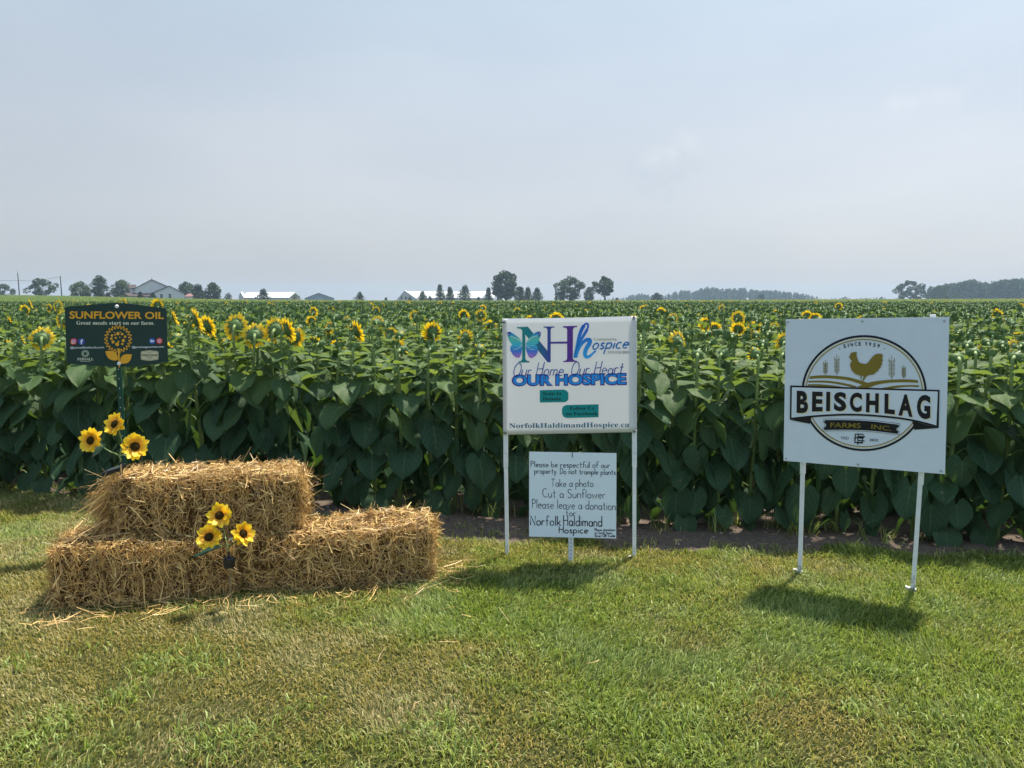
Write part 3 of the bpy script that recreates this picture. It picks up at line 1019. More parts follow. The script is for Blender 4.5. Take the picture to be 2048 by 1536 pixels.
while yy < 525:
    w_ = 0.95 * yy + 12
    for xx in np.arange(-w_, w_, 4.0):
        if yy < far_d(CU + F_PX * xx / yy):
            pts.append((xx + prng.uniform(-.1, .1), yy, float(hgt(xx, yy)), prng.integers(-1, 2) * PI * 0.0 + prng.uniform(-0.12, 0.12), 1.04, prng.normal(1.0, 0.02), prng.integers(0, 5)))
    yy += 4.0
gn_scatter('far_sunflower_field', pts, TV, 'far part of the sunflower field running to the tree line', 'sunflower field')

# ------------------------------------------------------------------ printing and lettering on signs
class Sign:
    """a flat board: turns photo pixels into its own plane and collects the marks printed on it"""
    def __init__(s, base, yaw, y_face):
        s.base, s.yaw, s.yf = np.array(base, dtype=float), yaw, y_face
        s.ex = np.array([math.cos(yaw), math.sin(yaw), 0])
        s.ny = np.array([-math.sin(yaw), math.cos(yaw), 0])
        s.root = None
    def hit(s, u, v):
        w = pix_dir(u, v)
        o = np.array([0, 0, CAM_H]) - s.base
        t = (s.yf - o @ s.ny) / (w @ s.ny)
        p = o + w * t
        return (float(p @ s.ex), float(p[2]))

class Marks(G):
    """flat printed shapes, drawn in a zoomed crop of the photo (u0, v0, scale)"""
    def __init__(s, sign, u0, v0, k):
        super().__init__()
        s.sign, s.u0, s.v0, s.k = sign, u0, v0, k
    def put(s, P2, F, m, lay):
        P = [s.sign.hit(s.u0 + x / s.k, s.v0 + y / s.k) for x, y in P2]
        s.add([(p[0], s.sign.yf - 0.0012 - 0.0007 * lay, p[1]) for p in P], F, m)
    def poly(s, pts, m, lay=0, holes=()):
        loops = [[Vector((x, y, 0)) for x, y in l] for l in [pts, *holes]]
        flat = [(q.x, q.y) for l in loops for q in l]
        s.put(flat, tessellate_polygon(loops), m, lay)
    def ring(s, cx, cy, rx, ry, w, m, lay=0, n=72):
        a = [(cx + rx * math.cos(2 * PI * i / n), cy + ry * math.sin(2 * PI * i / n)) for i in range(n)]
        b = [(cx + (rx - w) * math.cos(2 * PI * i / n), cy + (ry - w) * math.sin(2 * PI * i / n)) for i in range(n)]
        s.put(a + b, [(i, (i + 1) % n, n + (i + 1) % n, n + i) for i in range(n)], m, lay)
    def disc(s, cx, cy, rx, m, lay=0, ry=None, n=24):
        ry = ry or rx
        s.put([(cx + rx * math.cos(2 * PI * i / n), cy + ry * math.sin(2 * PI * i / n)) for i in range(n)], [tuple(range(n))], m, lay)
    def stroke(s, pts, w, m, lay=0, closed=False, taper=None):
        P = [np.array(p, dtype=float) for p in pts]
        n = len(P)
        out = []
        for i in range(n):
            a = P[(i - 1) % n] if (closed or i > 0) else P[i]
            b = P[(i + 1) % n] if (closed or i < n - 1) else P[i]
            t = b - a
            t = t / (np.linalg.norm(t) + 1e-9)
            nn = np.array([-t[1], t[0]])
            if 0 < i < n - 1 or closed:
                t1 = P[i] - P[(i - 1) % n]
                t1 = t1 / (np.linalg.norm(t1) + 1e-9)
                c = max(0.5, abs(float(nn @ np.array([-t1[1], t1[0]]))))
            else:
                c = 1
            ww = w * (taper[i] if taper else 1) / 2 / c
            out += [P[i] + nn * ww, P[i] - nn * ww]
        F = [(2 * i, 2 * i + 1, (2 * i + 3) % (2 * n), (2 * i + 2) % (2 * n)) for i in range(n if closed else n - 1)]
        s.put(out, F, m, lay)
    def text(s, body, quad, m, lay=0, bold=0.0, shear=0.0):
        """body stretched into quad: top-left, top-right, bottom-right, bottom-left"""
        V, F = text_vf(body, bold, shear)
        tl, tr, br, bl = [np.array(q, dtype=float) for q in quad]
        P = []
        for a, b in V:
            t, u_ = tl + (tr - tl) * a, bl + (br - bl) * a
            P.append(tuple(u_ + (t - u_) * b))
        s.put(P, F, m, lay)
    def words(s, body, box, m, lay=0, bold=0.0, shear=0.0, slope=0.0):
        x0, y0, x1, y1 = box
        s.text(body, ((x0, y0), (x1, y0 + slope), (x1, y1 + slope), (x0, y1)), m, lay, bold, shear)

_TXT = {}
def text_vf(body, bold, shear=0.0):
    key = (body, bold, shear)
    if key not in _TXT:
        c = bpy.data.curves.new('lettering', 'FONT')
        c.body = body
        c.offset = bold
        c.shear = shear
        c.resolution_u = 4
        o = bpy.data.objects.new('lettering', c)
        COL.objects.link(o)
        dg = bpy.context.evaluated_depsgraph_get()
        me = o.evaluated_get(dg).to_mesh()
        V = np.array([v.co[:2] for v in me.vertices])
        F = [tuple(p.vertices) for p in me.polygons]
        o.evaluated_get(dg).to_mesh_clear()
        bpy.data.objects.remove(o)
        lo, hi = V.min(0), V.max(0)
        _TXT[key] = ((V - lo) / (hi - lo), F)
    return _TXT[key]

def serif(t):
    """the same words in a bold book face"""
    r = ''
    for ch in t:
        r += chr(0x1D400 + ord(ch) - 65) if 'A' <= ch <= 'Z' else chr(0x1D41A + ord(ch) - 97) if 'a' <= ch <= 'z' else chr(0x1D7CE + ord(ch) - 48) if '0' <= ch <= '9' else ch
    return r

def arc(cx, cy, rx, ry, a0, a1, n=9):
    return [(cx + rx * math.cos(R(a0 + (a1 - a0) * i / n)), cy + ry * math.sin(R(a0 + (a1 - a0) * i / n))) for i in range(n + 1)]
PEN = {  # pen strokes of each hand-written letter: width, strokes (baseline 0, small letters .5, tall letters 1)
    'a': (.42, [arc(.2, .24, .2, .24, 50, 400), [(.41, .46), (.40, .12), (.44, 0)]]),
    'b': (.40, [[(0, 1), (0, 0)], arc(.19, .22, .20, .23, 160, -170)]),
    'c': (.36, [arc(.2, .24, .2, .24, 50, 315)]),
    'd': (.42, [arc(.2, .24, .2, .24, 40, 330), [(.41, 1), (.41, 0)]]),
    'e': (.38, [[(.02, .25), (.38, .27)] + arc(.2, .24, .19, .24, 10, 315)]),
    'f': (.30, [arc(.25, .84, .13, .16, 30, 180) + [(.12, 0)], [(0, .5), (.28, .52)]]),
    'h': (.38, [[(0, 1), (0, 0)], [(0, .28)] + arc(.19, .28, .18, .2, 170, 0) + [(.37, 0)]]),
    'i': (.06, [[(.03, .46), (.03, 0)], [(.03, .66), (.04, .72)]]),
    'k': (.36, [[(0, 1), (0, 0)], [(.32, .48), (.02, .2)], [(.10, .27), (.36, 0)]]),
    'l': (.06, [[(.03, 1), (.03, 0)]]),
    'm': (.58, [[(0, .48), (0, 0)], [(0, .26)] + arc(.14, .3, .14, .17, 170, 0) + [(.28, 0)], [(.28, .26)] + arc(.43, .3, .14, .17, 170, 0) + [(.57, 0)]]),
    'n': (.36, [[(0, .48), (0, 0)], [(0, .26)] + arc(.18, .28, .17, .2, 170, 0) + [(.35, 0)]]),
    'o': (.40, [arc(.2, .24, .2, .24, 90, 450, 14)]),
    'p': (.40, [[(0, .5), (0, -.4)], arc(.19, .25, .20, .23, 160, -160)]),
    'r': (.26, [[(0, .48), (0, 0)], [(0, .26)] + arc(.15, .32, .14, .16, 170, 40)]),
    's': (.30, [[(.28, .42), (.16, .49), (.04, .42), (.05, .31), (.25, .2), (.28, .09), (.16, 0), (.01, .06)]]),
    't': (.30, [[(.14, .82), (.14, .06), (.2, 0), (.26, .02)], [(0, .52), (.30, .54)]]),
    'u': (.38, [[(0, .48)] + arc(.18, .18, .18, .18, 180, 350) + [(.37, .3)], [(.37, .48), (.37, 0)]]),
    'v': (.36, [[(0, .48), (.17, 0), (.36, .5)]]),
    'w': (.52, [[(0, .48), (.12, 0), (.26, .4), (.38, 0), (.52, .5)]]),
    'x': (.34, [[(0, .48), (.34, 0)], [(.34, .48), (0, 0)]]),
    'y': (.36, [[(0, .48), (.16, .04)], [(.36, .5), (.06, -.4)]]),
    'C': (.5, [arc(.28, .5, .28, .5, 55, 310, 12)]),
    'D': (.52, [[(.04, 1), (.04, 0)], [(.0, 1)] + arc(.06, .5, .46, .5, 85, -90, 12) + [(0, 0)]]),
    'H': (.5, [[(0, 1), (0, 0)], [(.48, 1), (.48, 0)], [(0, .5), (.48, .53)]]),
    'N': (.5, [[(0, 0), (0, 1), (.48, 0), (.48, 1)]]),
    'O': (.6, [arc(.3, .5, .3, .5, 100, 470, 18)]),
    'P': (.42, [[(.02, 1), (.02, 0)], [(0, .98)] + arc(.12, .74, .3, .25, 85, -90, 10) + [(.02, .47)]]),
    'Q': (.58, [arc(.28, .5, .28, .5, 90, 450, 16), [(.34, .26), (.58, -.06)]]),
    'R': (.44, [[(.02, 1), (.02, 0)], [(0, .98)] + arc(.12, .76, .28, .23, 85, -90, 10) + [(.02, .5), (.42, 0)]]),
    'S': (.44, [[(.42, .86), (.30, .98), (.12, .98), (.02, .82), (.08, .62), (.32, .46), (.43, .28), (.34, .06), (.16, 0), (0, .12)]]),
    'T': (.52, [[(0, .98), (.54, 1)], [(.27, .98), (.25, 0)]]),
    '.': (.05, [[(.0, .0), (.04, .03)]]),
    ',': (.06, [[(.05, .06), (.0, -.12)]]),
}
def pen(mk, txt, x0, x1, base, cap, w, m, lay=0, slope=0.0, slant=0.0, wob=0.02, seed=1):
    """hand lettering from x0 to x1 on a baseline, cap = height of tall letters, all in crop pixels"""
    rng = random.Random(seed + len(txt))
    adv, place = 0.0, []
    for ch in txt:
        if ch == ' ':
            adv += 0.34
            continue
        wd, st = PEN[ch]
        place.append((adv, st))
        adv += wd + 0.15
    k = (x1 - x0) / (adv - 0.15)
    for a, st in place:
        dy = rng.uniform(-wob, wob) * cap
        for line in st:
            q = []
            for px, py in line:
                X = x0 + (a + px) * k + slant * py * cap
                q.append((X, base + slope * (X - x0) / (x1 - x0) - py * cap + dy + rng.uniform(-.006, .006) * cap))
            mk.stroke(q, w, m, lay, taper=[rng.uniform(0.78, 1.18) for _ in q])

def smooth_line(P, n=6):
    """Catmull-Rom through points"""
    P = [np.array(p, dtype=float) for p in P]
    Q = [P[0]] + P + [P[-1]]
    out = []
    for i in range(1, len(Q) - 2):
        for j in range(n):
            t = j / n
            out.append(tuple(0.5 * ((2 * Q[i]) + (-Q[i - 1] + Q[i + 1]) * t + (2 * Q[i - 1] - 5 * Q[i] + 4 * Q[i + 1] - Q[i + 2]) * t * t + (-Q[i - 1] + 3 * Q[i] - 3 * Q[i + 1] + Q[i + 2]) * t ** 3)))
    return out + [tuple(P[-1])]

def slab(sign, outline, thick, name, mat, parent, u0=0, v0=0, k=1.0):
    """a board cut to an outline given in photo pixels, front face on the sign plane"""
    P = [sign.hit(u0 + x / k, v0 + y / k) for x, y in outline]
    n = len(P)
    g = G()
    V = [(p[0], sign.yf, p[1]) for p in P] + [(p[0], sign.yf + thick, p[1]) for p in P]
    tri = tessellate_polygon([[Vector((p[0], p[1], 0)) for p in P]])
    g.add(V, list(tri) + [tuple(i + n for i in reversed(t)) for t in tri] + [(i, (i + 1) % n, n + (i + 1) % n, n + i) for i in range(n)], 0)
    o = g.build(name, mat, parent)
    return o

def hex_head(sign, u, v, r, name, mat, parent, out=0.004):
    x, z = sign.hit(u, v)
    g = G()
    g.tube([(x, sign.yf + 0.002, z), (x, sign.yf - out * 0.6, z), (x, sign.yf - out, z)], [r, r, r * 0.7], 10)
    return g.build(name, mat, parent, smooth=False)

def post_between(sign, u0, v0, u1, v1, y, wx, wy, name, mat, parent, ztop=None, sink=0.03):
    """square post in the sign's frame from pixel (u0,v0) top to pixel (u1,v1) foot"""
    yf = sign.yf
    sign.yf = y
    a, b = sign.hit(u0, v0), sign.hit(u1, v1)
    sign.yf = yf
    g = G()
    d = np.array([a[0] - b[0], 0, a[1] - b[1]])
    b2 = (b[0] - d[0] * sink / d[2], min(b[1], 0.0) - sink) if sink else b
    V = []
    for (x, z) in (b2, a):
        V += [(x - wx / 2, y - wy / 2, z), (x + wx / 2, y - wy / 2, z), (x + wx / 2, y + wy / 2, z), (x - wx / 2, y + wy / 2, z)]
    g.add(V, [(0, 3, 2, 1), (4, 5, 6, 7), (0, 1, 5, 4), (1, 2, 6, 5), (2, 3, 7, 6), (3, 0, 4, 7)])
    o = g.build(name, mat, parent)
    bv = o.modifiers.new('edge', 'BEVEL')
    bv.width = 0.0025
    bv.segments = 2
    return o

def sign_root(name, pl, pr, pull=0.0):
    """an Empty midway between two feet; the board's yaw follows the feet"""
    c = (pl + pr) / 2
    yaw = math.atan2(pr[1] - pl[1], pr[0] - pl[0])
    return empty(name, tuple(c), yaw), c, yaw

# ---- white hospice banner on a white frame
fl, fr = ground_at(1014, 1113), ground_at(1268, 1118)
rt, c, yaw = sign_root('banner_sign', fl, fr)
tag(rt, 'tall white banner with butterfly logo and teal plates on two white legs', 'banner sign')
S = Sign(c, yaw, -0.020)
# vinyl sheet with faint tension waves
tl, tr, br, bl = [S.hit(u, v) for u, v in ((1004.5, 637), (1273, 632), (1272.5, 864), (1006.5, 869.5))]
nxs, nzs = 25, 21
V, Fq = [], []
for i in range(nzs):
    for j in range(nxs):
        a, b = j / (nxs - 1), i / (nzs - 1)
        p = (np.array(bl) * (1 - a) + np.array(br) * a) * (1 - b) + (np.array(tl) * (1 - a) + np.array(tr) * a) * b
        e = math.sin(PI * a)
        sag = -0.003 * math.sin(PI * a) * (1 if b > .99 else 0)
        V.append((p[0], S.yf + 0.0008 * math.sin(7 * a + 3 * b) * e, p[1] + sag))
for i in range(nzs - 1):
    for j in range(nxs - 1):
        q = i * nxs + j
        Fq.append((q, q + 1, q + nxs + 1, q + nxs))
sheet = G().add(V, Fq).build('banner_sheet', M['white_vinyl'], rt, smooth=True)
so = sheet.modifiers.new('thickness', 'SOLIDIFY')
so.thickness = 0.0016
so.offset = -1 if False else 1
S.yf -= 0.0035
Z = (980, 600, 5.121)
grad_n = gradient_ink('print_monogram_blend', 0, [(0, s2l(0, 140, 138)), (0.3, s2l(0, 122, 140)), (0.55, s2l(56, 66, 160)), (0.8, s2l(88, 44, 150)), (1, s2l(98, 34, 140))], S.hit(980 + 275 / 5.121, 700)[0], S.hit(980 + 890 / 5.121, 700)[0])
mk = Marks(S, *Z)
# big N and H with slab serifs
mk.poly([(275, 278), (388, 273), (588, 520), (588, 300), (572, 284), (548, 282), (548, 271), (660, 271), (660, 282), (632, 284), (622, 300), (622, 636), (590, 638), (362, 352), (362, 600), (376, 622), (406, 628), (406, 640), (290, 641), (290, 630), (318, 624), (330, 602), (330, 312), (310, 294), (276, 290)], 0)
mk.poly([(612, 428), (792, 425), (792, 446), (612, 448)], 0, 1)
mk.poly([(748, 268), (892, 264), (892, 277), (862, 281), (850, 300), (848, 600), (862, 618), (888, 622), (888, 633), (750, 636), (750, 625), (776, 620), (790, 602), (790, 300), (776, 284), (748, 282)], 0)
mk.build('monogram', grad_n, sheet)
# brush-drawn letter h
grad_h = gradient_ink('print_brush_blend', 2, [(0, s2l(40, 170, 240)), (1, s2l(10, 84, 205))], S.hit(1200, 716)[1], S.hit(1200, 648)[1])
mk = Marks(S, *Z)
hp = smooth_line([(868, 592), (880, 520), (915, 440), (955, 370), (990, 310), (1005, 268), (996, 242), (972, 250), (940, 300), (915, 370), (898, 450), (885, 530), (880, 590)], 6)
mk.stroke(hp, 34, 0, 2, taper=[0.85 if i < len(hp) * .35 else (0.55 if i < len(hp) * .6 else 1.05) for i in range(len(hp))])
hp = smooth_line([(890, 560), (925, 470), (975, 415), (1018, 408), (1020, 440), (985, 500), (972, 550), (985, 582), (1020, 575), (1060, 540), (1085, 520)], 6)
mk.stroke(hp, 40, 0, 3, taper=[0.5 + 0.6 * math.sin(PI * min(1, i / len(hp) * 1.15)) for i in range(len(hp))])
mk.build('brush_letter', grad_h, sheet)
# butterfly
wing = gradient_ink('print_wing_blend', 2, [(0, s2l(190, 120, 210)), (0.25, s2l(60, 120, 220)), (0.5, s2l(60, 190, 215)), (0.72, s2l(90, 200, 180)), (0.9, s2l(40, 150, 210)), (1, s2l(24, 90, 170))], S.hit(1030, 716)[1], S.hit(1030, 662)[1])
mk = Marks(S, *Z)
for P in ([(170, 330), (200, 324), (250, 350), (300, 390), (328, 430), (330, 455), (290, 462), (230, 460), (205, 430), (190, 400), (182, 360)],
          [(328, 458), (330, 500), (318, 560), (300, 590), (270, 588), (235, 562), (210, 520), (206, 480), (225, 460), (280, 462)],
          [(364, 445), (380, 420), (420, 365), (465, 332), (505, 320), (520, 328), (520, 360), (505, 400), (495, 440), (470, 462), (410, 468), (375, 462)],
          [(366, 462), (410, 470), (470, 464), (490, 480), (490, 525), (470, 570), (430, 595), (400, 586), (380, 540), (368, 500)]):
    mk.poly(P, 0, 4)
for P in ([(170, 330), (200, 324), (225, 338), (205, 350), (188, 380)], [(520, 328), (505, 320), (480, 330), (496, 348), (503, 385), (518, 358)]):
    mk.poly(P, 1, 5)
for (x, y) in ((182, 338), (190, 352), (508, 332), (504, 350), (240, 560), (262, 580), (290, 585), (430, 588), (460, 572), (482, 545)):
    mk.disc(x, y, 5, 2 if y < 400 else 1, 6, n=8)
mk.stroke([(332, 440), (300, 410), (250, 385), (215, 372)], 5, 2, 6)
mk.stroke([(366, 445), (410, 400), (450, 375), (490, 365)], 5, 2, 6)
mk.stroke([(332, 462), (280, 500), (240, 510)], 4, 2, 6)
mk.stroke([(366, 466), (420, 505), (460, 510)], 4, 2, 6)
mk.build('butterfly_print', [wing, M['navy_ink'], M['white_ink']], sheet)
mk = Marks(S, *Z)
mats = [M['teal_ink'], M['black_ink'], M['deep_teal'], M['azure_ink'], M['purple_ink'], M['navy_ink'], M['sage_ink'], M['sky_ink'], M['grey_ink']]
mk.words(serif('Community'), (1062, 386, 1293, 424), 6, 2, slope=-2)
pen(mk, 'ospice', 1046, 1405, 506, 128, 15, 7, 3, slope=-14, slant=0.33, wob=0)
mk.words(serif('519.410.0881'), (1205, 521, 1432, 549), 8, 4)
pen(mk, 'Our Home, Our Heart', 232, 1352, 785, 140, 9, 5, 5, slope=-24, slant=0.22, wob=.02)
mk.text('OUR HOSPICE', ((222, 762), (1400, 744), (1402, 872), (222, 886)), 4, 1, 0.075)
mk.text('OUR HOSPICE', ((236, 772), (1388, 755), (1390, 861), (236, 875)), 3, 2, 0.032)
mk.poly([(510, 923), (755, 917), (785, 928), (803, 950), (803, 1015), (790, 1035), (765, 1046), (510, 1049)], 0, 1)
mk.words(serif('Scan to'), (541, 940, 728, 975), 1, 2, slope=-2)
mk.words(serif('Donate'), (541, 995, 728, 1029), 1, 2, slope=-2)
mk.poly([(1112, 1068), (780, 1075), (750, 1090), (737, 1115), (738, 1165), (752, 1195), (785, 1208), (1112, 1200)], 0, 1)
mk.words(serif('Follow Us'), (814, 1092, 1067, 1127), 1, 2, slope=-3)
mk.words(serif('on Facebook'), (777, 1147, 1102, 1182), 1, 2, slope=-3)
mk.words(serif('NorfolkHaldimandHospice.ca'), (196, 1262, 1427, 1326), 2, 2, slope=-12)
mk.build('lettering', mats, sheet)
S.yf += 0.0035
for (u, v, du, dv) in ((1009, 644, -22, 1), (1267.5, 637, 0.5, -7), (1011, 866, -6, -1), (1268, 863, 6, -1)):
    x, z = S.hit(u, v)
    x2, z2 = S.hit(u + du, v + dv)
    g = G()
    g.tube([(x, S.yf + 0.016, z), (x, S.yf - 0.006, z), (x + (x2 - x) * .3, S.yf - 0.009, z + (z2 - z) * .3), (x2, S.yf - 0.002, z2)], 0.0032, 6)
    g.build('zip_tie', M['tie'], rt)
    g = G()
    n_ = 14
    for rr, yy in ((0.011, -0.0032), (0.0105, -0.0045), (0.0055, -0.0045), (0.005, -0.0032)):
        g.V += [(x + rr * math.cos(2 * PI * i / n_), S.yf + yy, z + rr * math.sin(2 * PI * i / n_)) for i in range(n_)]
    g.UV, g.A = [(0, 0)] * len(g.V), [0] * len(g.V)
    for q in range(3):
        for i in range(n_):
            g.F.append((q * n_ + i, q * n_ + (i + 1) % n_, (q + 1) * n_ + (i + 1) % n_, (q + 1) * n_ + i))
            g.M.append(0)
    g.build('grommet', M['screw'], sheet)
for (u0, v0, um, vm, u1, v1) in ((1010.5, 640, 1011.6, 934, 1014.5, 1113), (1268.5, 634, 1268.8, 934, 1268.4, 1118)):
    p = post_between(S, um, vm - 12, u1, v1, 0.0, 0.0245, 0.0245, 'leg', M['white_post'], rt)
    sl = post_between(S, u0, v0, um, vm, 0.0, 0.029, 0.029, 'sleeve', M['white_post'], p, sink=0)
    x, z = (lambda yf: (setattr(S, 'yf', -0.0145), S.hit(um + 0.5, vm - 27), setattr(S, 'yf', yf))[1])(S.yf)
    g = G()
    g.tube([(x, -0.0135, z), (x, -0.0165, z)], 0.004, 8)
    g.build('rivet', M['screw'], sl)
g = G()
x, z = S.hit(1262, 1113)
g.box((x - 0.010, 0.0, 0.010), (0.038, 0.024, 0.022), bev=0.004)
g.build('foot_clip', M['white_post'], rt)

# ---- hand-written request board on a perforated post
f = ground_at(1141, 1127)
rt = empty('notice_sign', tuple(f), R(1.0))
tag(rt, 'small hand-lettered white notice board on a perforated post under the banner', 'notice sign')
S = Sign(f, R(1.0), -0.016)
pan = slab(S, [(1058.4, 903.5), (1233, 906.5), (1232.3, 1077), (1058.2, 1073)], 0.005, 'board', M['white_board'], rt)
mk = Marks(S, 980, 860, 5.121)
w = 6.5
pen(mk, 'Please be respectful of our', 418, 1228, 378, 62, w, 0, slope=10, seed=3)
pen(mk, 'property. Do not trample plants', 456, 1286, 445, 60, w, 0, slope=14, seed=4)
pen(mk, 'Take a photo', 626, 1056, 578, 78, w, 0, slope=4, seed=5)
pen(mk, 'Cut a Sunflower', 540, 1178, 688, 90, w, 0, slope=14, seed=6)
pen(mk, 'Please leave a donation', 432, 1284, 800, 94, w, 0, slope=20, seed=7)
pen(mk, 'for', 778, 876, 882, 70, w, 0, seed=8)
pen(mk, 'Norfolk', 416, 724, 975, 100, 9.5, 1, slope=6, seed=9)
pen(mk, 'Haldimand', 754, 1146, 980, 108, 9.5, 1, slope=8, seed=10)
pen(mk, 'Hospice', 708, 1000, 1056, 72, 9.5, 1, seed=11)
pen(mk, 'Place donation', 1072, 1280, 1034, 26, 5.5, 1, seed=12)
pen(mk, 'in lock box', 1075, 1250, 1064, 26, 5.5, 1, seed=13)
pen(mk, 'Scan QR Code', 1073, 1280, 1094, 25, 5.5, 1, seed=14)
mk.build('handwriting', [M['marker'], M['bold_marker']], pan)
g = G()
x, z = S.hit(1144.5, 909)
g.tube([(x, S.yf + 0.012, z + 0.010), (x, S.yf + 0.004, z + 0.013), (x, S.yf - 0.003, z + 0.008), (x + 0.0008, S.yf - 0.003, z - 0.018)], 0.0022, 6)
g.build('zip_tie', M['tie'], rt)
def u_post(root, name, x, y, z0, z1, w_, d_, mat, hole_mat, hole_r, gap, zlo, zhi, mouth=-1):
    """U-channel post with a row of punched holes down its web"""
    t = 0.003
    P = [(-w_ / 2, 0), (w_ / 2, 0), (w_ / 2 + .004, d_), (w_ / 2 - t + .004, d_), (w_ / 2 - t, t), (-w_ / 2 + t, t), (-w_ / 2 + t - .004, d_), (-w_ / 2 - .004, d_)]
    g = G()
    n = len(P)
    V = [(x + a, y + b, z0) for a, b in P] + [(x + a, y + b, z1) for a, b in P]
    Fs = [(i, (i + 1) % n, n + (i + 1) % n, n + i) for i in range(n)]
    tri = tessellate_polygon([[Vector((a, b, 0)) for a, b in P]])
    g.add(V, Fs + [tuple(i + n for i in t_) for t_ in tri])
    po = g.build(name, mat, root)
    h = G()
    z = zlo
    while z < zhi:
        h.tube([(x, y + 0.001, z), (x, y - 0.0006, z)], hole_r, 10)
        z += gap
    if h.F:
        h.build('punched_holes', hole_mat, po)
    return po
zb = S.hit(1141, 1075)[1]
x = S.hit(1142, 1100)[0]
u_post(rt, 'post', x, -0.008, -0.05, S.hit(1141, 912)[1], 0.026, 0.014, M['galv'], M['hole'], 0.0034, 0.025, 0.015, zb + 0.01)

# ---- square farm sign with the gold rooster
fl, fr = ground_at(1599, 1148), ground_at(1825, 1184)
rt, c, yaw = sign_root('farm_sign', fl, fr)
tag(rt, 'square white sign with gold rooster emblem standing on two white legs', 'farm sign')
S = Sign(c, yaw, -0.034)
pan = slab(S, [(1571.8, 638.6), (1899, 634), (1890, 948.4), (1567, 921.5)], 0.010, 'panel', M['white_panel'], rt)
Z = (1540, 610, 3.9375)
mk = Marks(S, *Z)
BK, GO, CR, WH, GY_ = 0, 1, 2, 3, 4
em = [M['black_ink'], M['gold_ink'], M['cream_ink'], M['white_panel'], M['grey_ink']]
mk.ring(741, 693.5, 494, 457, 17, BK, 1)
mk.ring(741, 693.5, 470, 433, 7, CR, 1)
mk.ring(741, 693.5, 463, 426, 7, GO, 1)
up = lambda P: smooth_line(P, 5)
mk.poly(up([(318, 560), (440, 553), (600, 566), (700, 590), (772, 614)]) + up([(772, 640), (740, 632), (690, 615), (600, 590), (440, 576), (308, 582)]), GO, 1)
mk.poly(up([(685, 648), (735, 622), (830, 600), (950, 588), (1080, 585), (1164, 592)]) + up([(1168, 613), (1080, 608), (950, 611), (850, 626), (775, 652)]), GO, 2)
mk.poly(up([(303, 597), (450, 596), (600, 618), (690, 642)]) + up([(660, 650), (580, 632), (450, 612), (300, 610)]), GO, 1)
mk.poly(up([(300, 624), (400, 624), (520, 636), (600, 652)]) + up([(540, 652), (400, 640), (298, 636)]), GO, 1)
mk.poly(up([(870, 656), (980, 636), (1090, 630), (1172, 632)]) + up([(1174, 647), (1090, 644), (1000, 652), (950, 660)]), GO, 1)
# rooster
mk.poly(up([(615, 409), (628, 402), (636, 382), (646, 373), (662, 370), (682, 371), (683, 385), (682, 396), (690, 425), (703, 450), (728, 460), (755, 463), (774, 450), (798, 418), (822, 394), (852, 383), (884, 385)])
        + [(890, 408), (884, 414), (890, 440), (880, 448), (885, 468), (872, 478), (872, 495), (856, 505), (850, 522), (834, 528), (820, 545), (796, 549)] + up([(796, 549), (775, 553), (757, 566), (742, 588)]) + [(738, 597), (722, 595), (730, 588), (737, 568), (728, 552), (722, 558), (722, 584), (710, 583), (714, 575), (712, 556)]
        + up([(708, 555), (670, 541), (645, 513), (632, 478), (636, 455), (646, 440), (634, 428), (630, 412)]), GO, 4)
# wheat ears
for (x, y0, y1, wd) in ((437, 432, 552, 16), (527, 390, 554, 19), (959, 395, 586, 23), (1054, 472, 582, 15)):
    h = y1 - y0
    mk.stroke([(x, y1), (x, y0)], 3.4, GO, 2)
    for i in range(4):
        yb = y0 + h * (0.90 - i * 0.17)
        for sgn in (-1, 1):
            mk.stroke([(x, yb), (x + sgn * wd, yb - h * 0.10), (x + sgn * wd, yb - h * 0.19), (x, yb - h * 0.09)], 3.6, GO, 2)
    for sgn in (-1, 1):
        mk.stroke([(x + sgn * wd * .9, y0 + h * .27), (x + sgn * wd * .9, y0 + h * .10)], 3, GO, 2)
# ribbon
bot = up([(1328, 968), (1240, 942), (1140, 918), (1020, 898), (900, 885), (760, 874), (620, 870), (480, 874), (310, 886), (157, 903)])
mk.poly([(160, 905), (330, 876), (315, 935)], BK, 3)
mk.poly([(1330, 968), (1120, 912), (1136, 982)], BK, 3)
out = [(160, 633), (1336, 668)] + bot
mk.poly(out, BK, 4)
inn = [(174, 647), (1322, 681)] + [(min(1311, max(171, a)), b - 15) for a, b in bot]
inn[2] = (1310, 948)
inn[-1] = (170, 886)
mk.poly(inn, WH, 5)
L8 = [('B', 212, 302, 674, 849, 852), ('E', 333, 417, 680, 838, 837), ('I', 444, 476, 682, 836, 835), ('S', 505, 603, 683, 834, 837), ('C', 630, 725, 687, 838, 844), ('H', 758, 858, 692, 843, 849), ('L', 903, 985, 697, 852, 862), ('A', 1013, 1125, 701, 868, 882), ('G', 1158, 1264, 705, 890, 902)]
for ch, x0, x1, yt, ya, yb in L8:
    for dx, dy, mi_, la in ((9, 7, CR, 6), (0, 0, BK, 7)):
        if ch == 'I':
            mk.poly([(x0 + dx, yt + dy), (x1 + dx, yt + 1 + dy), (x1 - 2 + dx, yb + dy), (x0 - 2 + dx, ya + dy)], mi_, la)
        else:
            mk.text(ch, ((x0 + dx, yt + dy), (x1 + dx, yt + 3 + dy), (x1 + dx - 2, yb + dy), (x0 + dx - 2, ya + dy)), mi_, la, 0.046)
